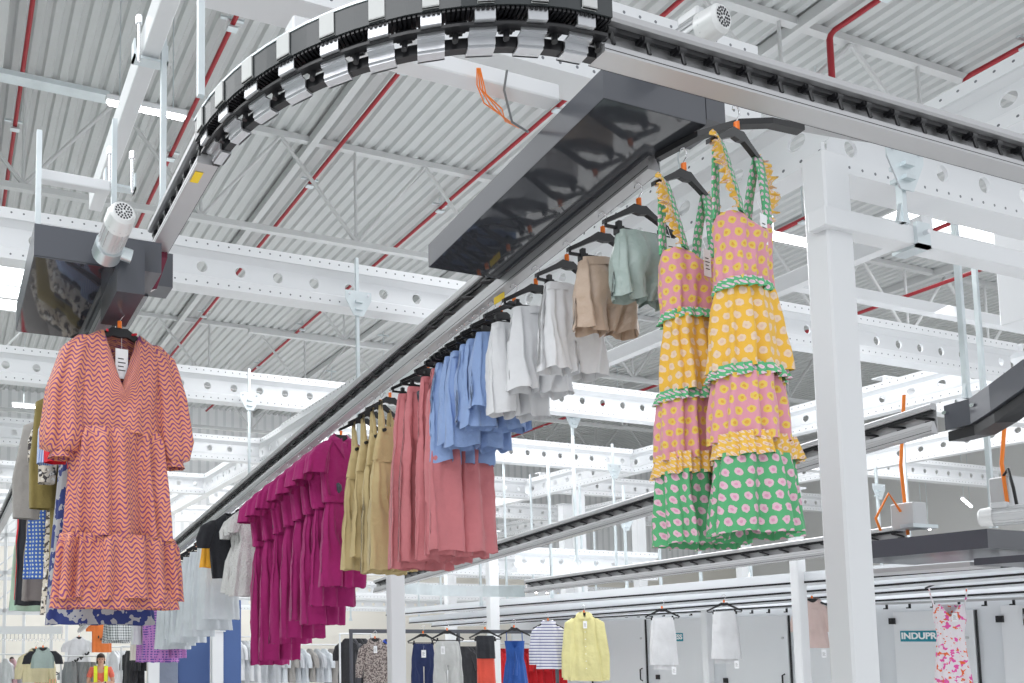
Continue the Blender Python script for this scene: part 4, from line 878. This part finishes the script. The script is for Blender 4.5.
# ---------------------------------------------------------------- clothes below, centre and right
def far(px, py, d_, kind, label, cat, name, sc=1., rz=None):
    p = DD(px, py, d_); rz = -YAW-atan((px-PPX)/F_PX)*.7 if rz is None else rz
    hanger(kind, p, rz, hl(label), sc=sc); return G(name, label, cat, p, rz)
e = far(375, 640, 11.6, 'shoulder', 'brown leopard print dress left of the navy trousers', 'dress', 'dress'); topwear(e, blotch('brown_leopard_print', [(.42, .36, .33), (.12, .09, .09), (.6, .55, .5)], 45, (.5, .62)), 1.1, .17, .2, 300, sl=.42, slw=.055); gtag(e, 0, -.08)
e = far(423, 635, 11.2, 'clip', 'navy trousers with paper tag', 'trousers', 'trousers'); trousers(e, cloth('navy_fabric', (.015, .03, .12), .8), -.12, -1.15, .155, .085, 301, crotch=.3); gtag(e, 0, -.2, w=.06)
e = far(447, 632, 10.6, 'clip', 'white trousers right of the navy pair', 'trousers', 'trousers'); trousers(e, cloth('off_white_denim', (.66, .67, .66), .8), -.12, -1.15, .17, .1, 302, crotch=.3); gtag(e, -.06, -.18, w=.05)
e = far(389, 641, 12.5, 'shoulder', 'bright blue dress edge beside the white column', 'dress', 'dress'); topwear(e, cloth('royal_blue', (.02, .08, .5), .8), 1.1, .1, .12, 303, sl=0)
e = far(485, 631, 11.0, 'clip', 'black skirt over coral trousers left of the white column', 'skirt', 'skirt'); skirtlike(e, 'cloth_body', cloth('black_skirt', (.02, .022, .03), .8), -.06, -.36, .11, .12, seed=304, am=.006); b = MB(); ct(b, [(-.34, .11, .05, .004, 7), (-.9, .12, .05, .008, 7)], 305); b.build('coral_lining', cloth('coral', (.85, .10, .06), .8), e)
e = far(514, 629, 11.3, 'shoulder', 'short cobalt blue strappy dress with ruched front', 'dress', 'dress'); CB = cloth('cobalt_blue', (.015, .10, .42), .7, .6)
b = MB(); ct(b, [(-.16, .13, .05, .003, 7), (-.3, .115, .05, .004, 7), (-.4, .11, .05, .006, 9), (-.5, .13, .055, .01, 9), (-.78, .165, .07, .014, 9)], 306, neck=.1, neckw=.07); b.build('cloth_body', CB, e)
for s_ in (-1, 1): b = MB(); b.tube([(s_*.1, -.03, -.17), (s_*.1, 0, -.04)], .006, 5); b.build('shoulder_strap', CB, e)
b = MB(); b.tube([(0, -.07, -.3), (.01, -.075, -.45), (-.01, -.08, -.62)], [.01, .016, .03], 8); b.build('ruched_tie', CB, e)
e = far(548, 622, 11.8, 'shoulder', 'white top with navy stripes between the blue dress and yellow shirt', 'top', 'striped_jumper'); topwear(e, stripes('navy_stripe_jersey', (.72, .73, .78), (.16, .16, .30), 'z', .042, .35), .66, .16, .18, 307, sl=.5, slw=.06, neck=.02)
e = far(584, 614, 11.6, 'shoulder', 'pale yellow long sleeved shirt with collar', 'shirt', 'shirt'); YS = cloth('pale_yellow_cotton', (.86, .80, .38), .8)
topwear(e, YS, .92, .18, .23, 308, sl=.78, slw=.075, neck=.08, sang=.06, cuff=True)
for s_ in (-1, 1): b = MB(); b.add([(s_*.02, -.035, .04), (s_*.085, -.03, .0), (s_*.07, -.055, -.06), (s_*.01, -.055, -.07)], [(0, 1, 2, 3)]); b.build('collar', YS, e)
b = MB()
for j in range(7): b.cyl((0, -.066, -.15-.1*j), (0, -.06, -.15-.1*j), .006, 8)
b.build('button', TAG, e); b = MB(); b.box((-.015, -.062, -.85), (.015, -.058, -.08)); b.build('placket', YS, e); gtag(e, 0, -.1)
for px, py, lb in ((662, 610, 'white folded trousers hanging left of the narrow column'), (724, 604, 'white folded trousers hanging in front of the narrow column')):
    e = far(px, py, 11., 'clip', lb, 'trousers', 'trousers'); b = MB(); ct(b, [(-.1, .13, .03, .003, 6), (-.3, .15, .05, .006, 6), (-.72, .17, .06, .008, 6)], int(px)); b.build('cloth_body', WHT, e); b = MB(); ct(b, [(-.1, .1, .02, .003, 6), (-.78, .14, .03, .008, 6)], int(px)+1); b.build('inner_fold', WHT, e); gtag(e, .1, -.74, w=.05)
e = far(812, 600, 10.5, 'clip', 'pale pink blouse half hidden behind the column', 'blouse', 'blouse'); topwear(e, cloth('blush', (.80, .62, .58), .8), .6, .13, .15, 320, sl=.3); gtag(e, .08, -.62)
PF = blotch('pink_orange_floral', [(.86, .80, .84), (.85, .10, .42), (.85, .16, .04)], 16, (.58, .62))
e = far(947, 580, 9.6, 'shoulder', 'white strappy dress with pink and orange flowers by the name plate', 'dress', 'dress')
b = MB(); ct(b, [(-.28, .14, .06, .003, 7), (-.42, .15, .06, .006, 7), (-.62, .12, .05, .008, 9), (-.8, .13, .06, .01, 9), (-1.4, .18, .08, .02, 9)], 330, neck=.14, neckw=.09); b.build('cloth_body', PF, e)
for s_ in (-1, 1): b = MB(); b.tube([(s_*.13, -.03, -.32), (s_*.16, -.01, -.18), (s_*.17, 0, -.06)], .008, 5); b.build('shoulder_strap', PF, e)
gtag(e, .03, -.38)
# dark rail behind the centre clothes and frame
p = PY(355, 631, 11.2); q = PY(562, 630, 11.2)
e = empty('clothes_rail', 'dark horizontal rail behind the navy and white trousers', 'clothes rail', (p.x, 11.35, p.z)); k = MB(); k.box((0, 0, -.03), (q.x-p.x+1, .05, .03)); k.build('rail_bar', DARKG, e)
for xx in (0, (q.x-p.x)/2, q.x-p.x): k = MB(); k.box((xx, 0, -p.z-H), (xx+.04, .04, -.03)); k.build('post', DARKG, e)
# racks far behind with many clothes
def rack(px0, px1, py, d_, n, mats, L, label, glabel, cat, name, w=.14, kindt='top', rzz=None):
    a = DD(px0, py, d_); b = DD(px1, py, d_); a.z = b.z = (a.z+b.z)/2; v = b-a; rz = atan2(v.y, v.x)
    e = empty('clothes_rack', label, 'clothes rack', a, rz); k = MB(); k.cyl((-.1, 0, .12), (v.length+.1, 0, .12), .016, 8); k.build('rack_bar', WHITE, e)
    for xx in (-.1, v.length+.1): k = MB(); k.cyl((xx, 0, -a.z-H), (xx, 0, .12), .02, 8); k.build('post', WHITE, e)
    for i in range(n):
        t = (i+.5)/n; p = a+v*t; m = mats[i % len(mats)]; rr = rz+pi/2+random.uniform(-.35, .1)+.9
        g = G(name, glabel, cat, p, rr, glabel)
        if kindt == 'top': topwear(g, m, L*random.uniform(.9, 1.05), w, w*1.05, 400+i, sl=.3)
        else: skirtlike(g, 'cloth_body', m, 0, -L*random.uniform(.9, 1.05), w*.8, w, seed=400+i)
BLK2 = cloth('black_jersey', (.02, .02, .025), .8); RD2 = cloth('scarlet_jersey', (.7, .01, .02), .8); LG = cloth('light_grey_jersey', (.55, .57, .6), .8)
rack(462, 480, 648, 15, 5, [BLK2], .75, 'rack of black tops behind the white trousers', 'black top on the rack behind the white trousers', 'top', 'black_jumper', .2)
rack(492, 560, 650, 16, 9, [RD2], .72, 'rack of red tops behind the blue dress', 'red top on the rack behind the blue dress', 'top', 'red_jumper', .2)
rack(345, 366, 640, 16, 4, [BLK2, CHAR], 1.0, 'rack of dark clothes left of the leopard dress', 'dark garment on the rack left of the leopard dress', 'top', 'dark_jumper', .2)
rack(232, 262, 642, 19, 7, [LG, WHT], .9, 'rack of grey tops below the white lace dresses', 'grey top on the rack below the lace dresses', 'top', 'grey_jumper', .2)
rack(270, 335, 650, 19, 9, [LG, PALE, GRYC], .8, 'rack of grey tops below the magenta jumpsuits', 'grey top on the rack below the magenta jumpsuits', 'top', 'grey_jumper', .2)
rack(112, 128, 652, 20, 6, [WHT], 1.0, 'rack of white tops behind the worker', 'white top on the rack behind the worker', 'top', 'white_jumper', .22)
rack(126, 140, 652, 18, 3, [BLK2], 1.1, 'rack of black tops right of the worker', 'black top on the rack right of the worker', 'top', 'black_jumper', .2)
rack(66, 92, 662, 17, 6, [cloth('ash_grey', (.3, .32, .33), .8)], .6, 'rack of ash grey skirts left of the worker', 'ash grey skirt on the rack left of the worker', 'skirt', 'skirt', .22, 'skirt')
rack(2, 40, 660, 18, 5, [WHT, cloth('rose', (.75, .45, .5), .8), PALE], .7, 'rack of pale clothes at the lower left edge', 'pale top on the rack at the lower left edge', 'top', 'pale_jumper', .2)
e = far(36, 650, 13, 'shoulder', 'cream and pale yellow jacket at the lower left', 'jacket', 'jacket'); topwear(e, cloth('pale_straw', (.72, .64, .40), .8), .5, .2, .2, 340, sl=.35)
e = far(43, 649, 12.3, 'shoulder', 'sage green playsuit with black sleeves, lower left', 'top', 'playsuit'); topwear(e, GRN, .28, .17, .17, 341, sl=.0); 
for s_ in (-1, 1): b = MB(); ct(b, [(-.03, .04, .03, 0, 5, s_*.15), (-.1, .06, .05, .004, 5, s_*.21), (-.22, .06, .05, .004, 5, s_*.24)], 342); b.build('sleeve', BLK, e)
e = far(46, 668, 13.5, 'clip', 'striped orange skirt at the lower left edge', 'skirt', 'skirt'); skirtlike(e, 'cloth_body', stripes('orange_green_stripe', (.75, .40, .25), (.35, .40, .2), 'x', .05, .4), -.1, -.6, .15, .2, seed=343)
# blue panels low centre
for px0, px1, py, d_, m, lb in [(156, 178, 632, 15.5, cloth('slate_panel', (.28, .32, .42), .6), 'slate grey blue partition panel right of the narrow column'), (178, 210, 628, 15.6, BLUEP, 'dark blue partition panel left of the white column'), (220, 241, 600, 15.2, BLUEP, 'tall dark blue panel below the pale grey skirts')]:
    a = DD(px0, py, d_); b = DD(px1, py, d_); v = b-a; e = empty('partition_panel', lb, 'partition', (a.x, a.y, -H), atan2(v.y, v.x))
    k = MB(); k.box((0, 0, .08), (Vector((v.x, v.y)).length, .06, H+a.z), bev=.01); k.build('panel', m, e)
    for xx in (.05, Vector((v.x, v.y)).length-.15): k = MB(); k.box((xx, -.1, 0), (xx+.08, .16, .08)); k.build('foot', GREYM, e)
# white storage racking, lower left
for j, (px, d_) in enumerate([(8, 20), (27, 22)]):
    a = DD(px, 600, d_); e = empty('white_lattice', ['tall white lattice frame at the left edge', 'tall white lattice frame behind the mint dress'][j], 'storage frame', (a.x-1.2, a.y, -H), radians(-14))
    for xx in (0, 1.1, 2.2): k = MB(); k.box((xx, 0, 0), (xx+.07, .07, 5.3)); k.build('upright', WHITE, e)
    for zz in (2.6, 3.5, 4.4, 5.2): k = MB(); k.box((0, .0, zz), (2.27, .06, zz+.09)); k.build('crossbar', WHITE, e)
    for i in range(6): k = MB(); x_ = (i % 2)*1.1; z_ = 2.6+.9*(i//2); k.cyl((x_, .03, z_), (x_+1.1, .03, z_+.9), .022, 6); k.build('brace', WHITE, e)
a = DD(-40, 634, 14); b = DD(62, 634, 14); v = b-a; e = empty('hook_rail', 'white rail with many empty hooks at the lower left edge', 'rail', a, atan2(v.y, v.x)); k = MB(); k.box((0, 0, 0), (v.length, .08, .13)); k.build('rail_bar', WHITE, e)
for i in range(26): k = MB(); x_ = .06+i*v.length/26; k.tube([(x_, 0, 0), (x_, 0, -.08), (x_+.03, 0, -.12), (x_+.05, 0, -.08)], .006, 5); k.build('empty_hook', CHROME, e)
# ---------------------------------------------------------------- worker
def person(px, d_, top, label, torso, vest, full=True):
    p = DD(px, 650, d_); e = empty('person', label, 'person', (p.x, p.y, -H), -YAW-atan((px-PPX)/F_PX)); s = (top+H)/1.70
    def skin(name, m, pts, edges, rad, sub=2, root=0):
        me = bpy.data.meshes.new(name); me.from_pydata([Vector(q)*s for q in pts], edges, []); me.materials.append(m); o = bpy.data.objects.new(name, me); C.objects.link(o); o.parent = e
        md = o.modifiers.new('skin', 'SKIN'); md.use_smooth_shade = True
        for i, r in enumerate(rad):
            sv = me.skin_vertices[0].data[i]; sv.radius = (r[0]*s, r[1]*s) if isinstance(r, tuple) else (r*s, r*s); sv.use_root = (i == root)
        sd = o.modifiers.new('sub', 'SUBSURF'); sd.levels = sub; sd.render_levels = sub; return o
    # joints: pelvis, waist, chest, neck, head base, head mid, crown ; shoulders, elbows, wrists ; hips, knees, ankles, toes
    P = [(0, 0, .93), (0, 0, 1.1), (0, 0, 1.3), (0, 0, 1.43), (0, -.01, 1.5), (0, -.015, 1.58), (0, -.005, 1.66),
         (-.18, 0, 1.38), (-.25, -.02, 1.12), (-.02, -.2, 1.08), (.18, 0, 1.38), (.25, -.02, 1.12), (.04, -.22, 1.12),
         (-.1, 0, .9), (-.11, -.01, .5), (-.11, .02, .09), (-.12, -.13, .04), (.1, 0, .9), (.11, -.01, .5), (.11, .02, .09), (.12, -.13, .04)]
    E = [(0, 1), (1, 2), (2, 3), (3, 4), (4, 5), (5, 6), (2, 7), (7, 8), (8, 9), (2, 10), (10, 11), (11, 12), (0, 13), (13, 14), (14, 15), (15, 16), (0, 17), (17, 18), (18, 19), (19, 20)]
    Rd = [(.15, .1), (.125, .09), (.14, .1), .055, (.055, .06), (.072, .09), (.06, .07), .06, .042, .028, .06, .042, .028, .085, .055, .038, .035, .085, .055, .038, .035]
    skin('body', SKIN, P, E, Rd)
    skin('t_shirt', torso, [(0, 0, .95), (0, 0, 1.1), (0, 0, 1.3), (0, 0, 1.40), (-.18, 0, 1.385), (-.235, -.015, 1.2), (.18, 0, 1.385), (.235, -.015, 1.2)], [(0, 1), (1, 2), (2, 3), (2, 4), (4, 5), (2, 6), (6, 7)], [(.165, .115), (.14, .105), (.155, .115), .07, .07, .06, .07, .06])
    skin('trousers', cloth('work_trousers_%d' % px, (.05, .06, .09), .8), [(0, 0, .97), (0, 0, .9), (-.1, 0, .85), (-.11, -.01, .5), (-.11, .02, .12), (.1, 0, .85), (.11, -.01, .5), (.11, .02, .12)], [(0, 1), (1, 2), (2, 3), (3, 4), (1, 5), (5, 6), (6, 7)], [(.165, .12), (.165, .12), .1, .07, .055, .1, .07, .055])
    for q_, m_ in ((-1, vest), (1, vest)):
        b = MB(); pts = [(q_*.095, -.135, .98), (q_*.1, -.135, 1.15), (q_*.1, -.13, 1.32), (q_*.105, -.06, 1.455), (q_*.1, .06, 1.44), (q_*.1, .13, 1.2)]
        vs = []
        for x, y, z in pts: vs += [Vector((x-.035, y, z))*s, Vector((x+.035, y, z))*s]
        b.add(vs, [(2*i, 2*i+1, 2*i+3, 2*i+2) for i in range(5)]); o = b.build('safety_vest', m_, e); md = o.modifiers.new('th', 'SOLIDIFY'); md.thickness = .012
    # head details
    b = MB(); n = 16; vs = []; 
    for i in range(7):
        a = pi/2*i/6; 
        for j in range(n): t = 2*pi*j/n; vs.append(Vector((.083*cos(a)*cos(t), -.0+.1*cos(a)*sin(t)+.01, 1.615+.09*sin(a)))*s)
    b.add(vs, [(i*n+j, i*n+(j+1) % n, (i+1)*n+(j+1) % n, (i+1)*n+j) for i in range(6) for j in range(n)], True); b.build('hair', mat('dark_hair_%d' % px, (.03, .02, .015), .6), e)
    b = MB(); b.tube([Vector((-.06, .07, 1.62))*s, Vector((-.075, .06, 1.5))*s, Vector((0, .1, 1.46))*s, Vector((.075, .06, 1.5))*s, Vector((.06, .07, 1.62))*s], .017, 8); b.build('hair_back', bpy.data.materials['dark_hair_%d' % px], e)
    for q_ in (-1, 1):
        b = MB(); b.cyl(Vector((q_*.028, -.105, 1.585))*s, Vector((q_*.028, -.095, 1.585))*s, .009, 8); b.build('eye', INK, e)
        b = MB(); b.tube([Vector((q_*.075, -.0, 1.60))*s, Vector((q_*.083, .0, 1.58))*s, Vector((q_*.075, 0, 1.55))*s], .011, 6); b.build('ear', SKIN, e)
    b = MB(); b.tube([Vector((0, -.1, 1.585))*s, Vector((0, -.118, 1.555))*s, Vector((0, -.103, 1.548))*s], [.006, .011, .007], 6); b.build('nose', SKIN, e)
    b = MB(); b.tube([Vector((-.022, -.099, 1.528))*s, Vector((0, -.105, 1.525))*s, Vector((.022, -.099, 1.528))*s], .006, 6); b.build('mouth', mat('lips_%d' % px, (.45, .12, .12), .5), e)
    if full:
        for q_, base, fw in ((-1, Vector((.0, -.2, 1.08)), Vector((1, -.1, .05))), (1, Vector((.02, -.22, 1.12)), Vector((-1, .0, -.1)))):
            fw.normalize(); b = MB(); b.tube([base*s, (base+fw*.05)*s, (base+fw*.09)*s], [.026, .034, .028], 8)
            for f_ in range(4): o_ = Vector((0, -.005, .024-.016*f_)); L_ = (.07, .08, .075, .06)[f_]; b.tube([(base+fw*.085+o_)*s, (base+fw*(.085+L_*.5)+o_)*s, (base+fw*(.085+L_)+o_+Vector((0, .015, 0)))*s], [.009, .0085, .007], 6)
            b.tube([(base+fw*.02+Vector((0, 0, .025)))*s, (base+fw*.05+Vector((0, -.01, .055)))*s, (base+fw*.075+Vector((0, -.01, .065)))*s], [.011, .01, .008], 6)
            b.build('hand', mat('white_glove', (.7, .7, .72), .8) if q_ == -1 else SKIN, e)
        b = MB(); b.cyl(Vector((.07, -.205, 1.115))*s, Vector((.09, -.19, 1.115))*s, .036, 12); b.build('wrist_watch', BLACK, e)
    return e
CORAL = cloth('coral_t_shirt', (.95, .20, .13), .8); VEST = mat('hi_vis_yellow', (.85, .95, .04), .6, emit=None)
person(101, 16.5, -.26, 'person in coral t-shirt and yellow safety vest with folded arms', CORAL, VEST)
person(12, 30 if False else 26, -.52, 'distant person in yellow vest at the lower left edge', cloth('yellow_work_shirt', (.7, .75, .05), .8), VEST, False)
# ---------------------------------------------------------------- light
W = bpy.data.worlds.new('world'); bpy.context.scene.world = W; W.use_nodes = True
W.node_tree.nodes['Background'].inputs[0].default_value = (.93, .96, 1, 1); W.node_tree.nodes['Background'].inputs[1].default_value = .9
def area(name, loc, sx, sy, power, rot=(0, 0, 0), col=(.97, .98, 1)):
    l = bpy.data.lights.new(name, 'AREA'); l.shape = 'RECTANGLE'; l.size = sx; l.size_y = sy; l.energy = power; l.color = col
    o = bpy.data.objects.new(name, l); C.objects.link(o); o.location = loc; o.rotation_euler = rot
area('hall_fill_near', (-3, 0, 5.5), 6, 5, 300)  # unseen area light added over the near clothes, no fixture modelled
area('hall_fill_left', (-3, 7, 5.6), 5, 8, 320)  # added area light without a fixture, general fill for the left side
area('hall_fill_centre', (8, 10, 5.8), 7, 8, 650)  # unseen added fill, its floor bounce brightens beams and deck
area('hall_fill_right', (18, 10, 5.8), 8, 8, 600)  # unseen fill light added to brighten the right of the hall
area('cabinet_fill', (9.6, 9, 3.3), 2, 7, 130, rot=(0, radians(-25), 0))  # invisible light added to brighten the cabinets, tilted toward them
area('hall_fill_far', (8, 21, 5.8), 16, 8, 1300)  # unseen area light added to lift the far end and back wall
# lift everything onto the floor
for o in list(C.objects):
    if o.parent is None: o.location.z += H
vs_ = bpy.context.scene.view_settings; vs_.view_transform = 'Standard'; vs_.look = 'None'; vs_.gamma = 1; vs_.use_curve_mapping = False; vs_.exposure = 0.05
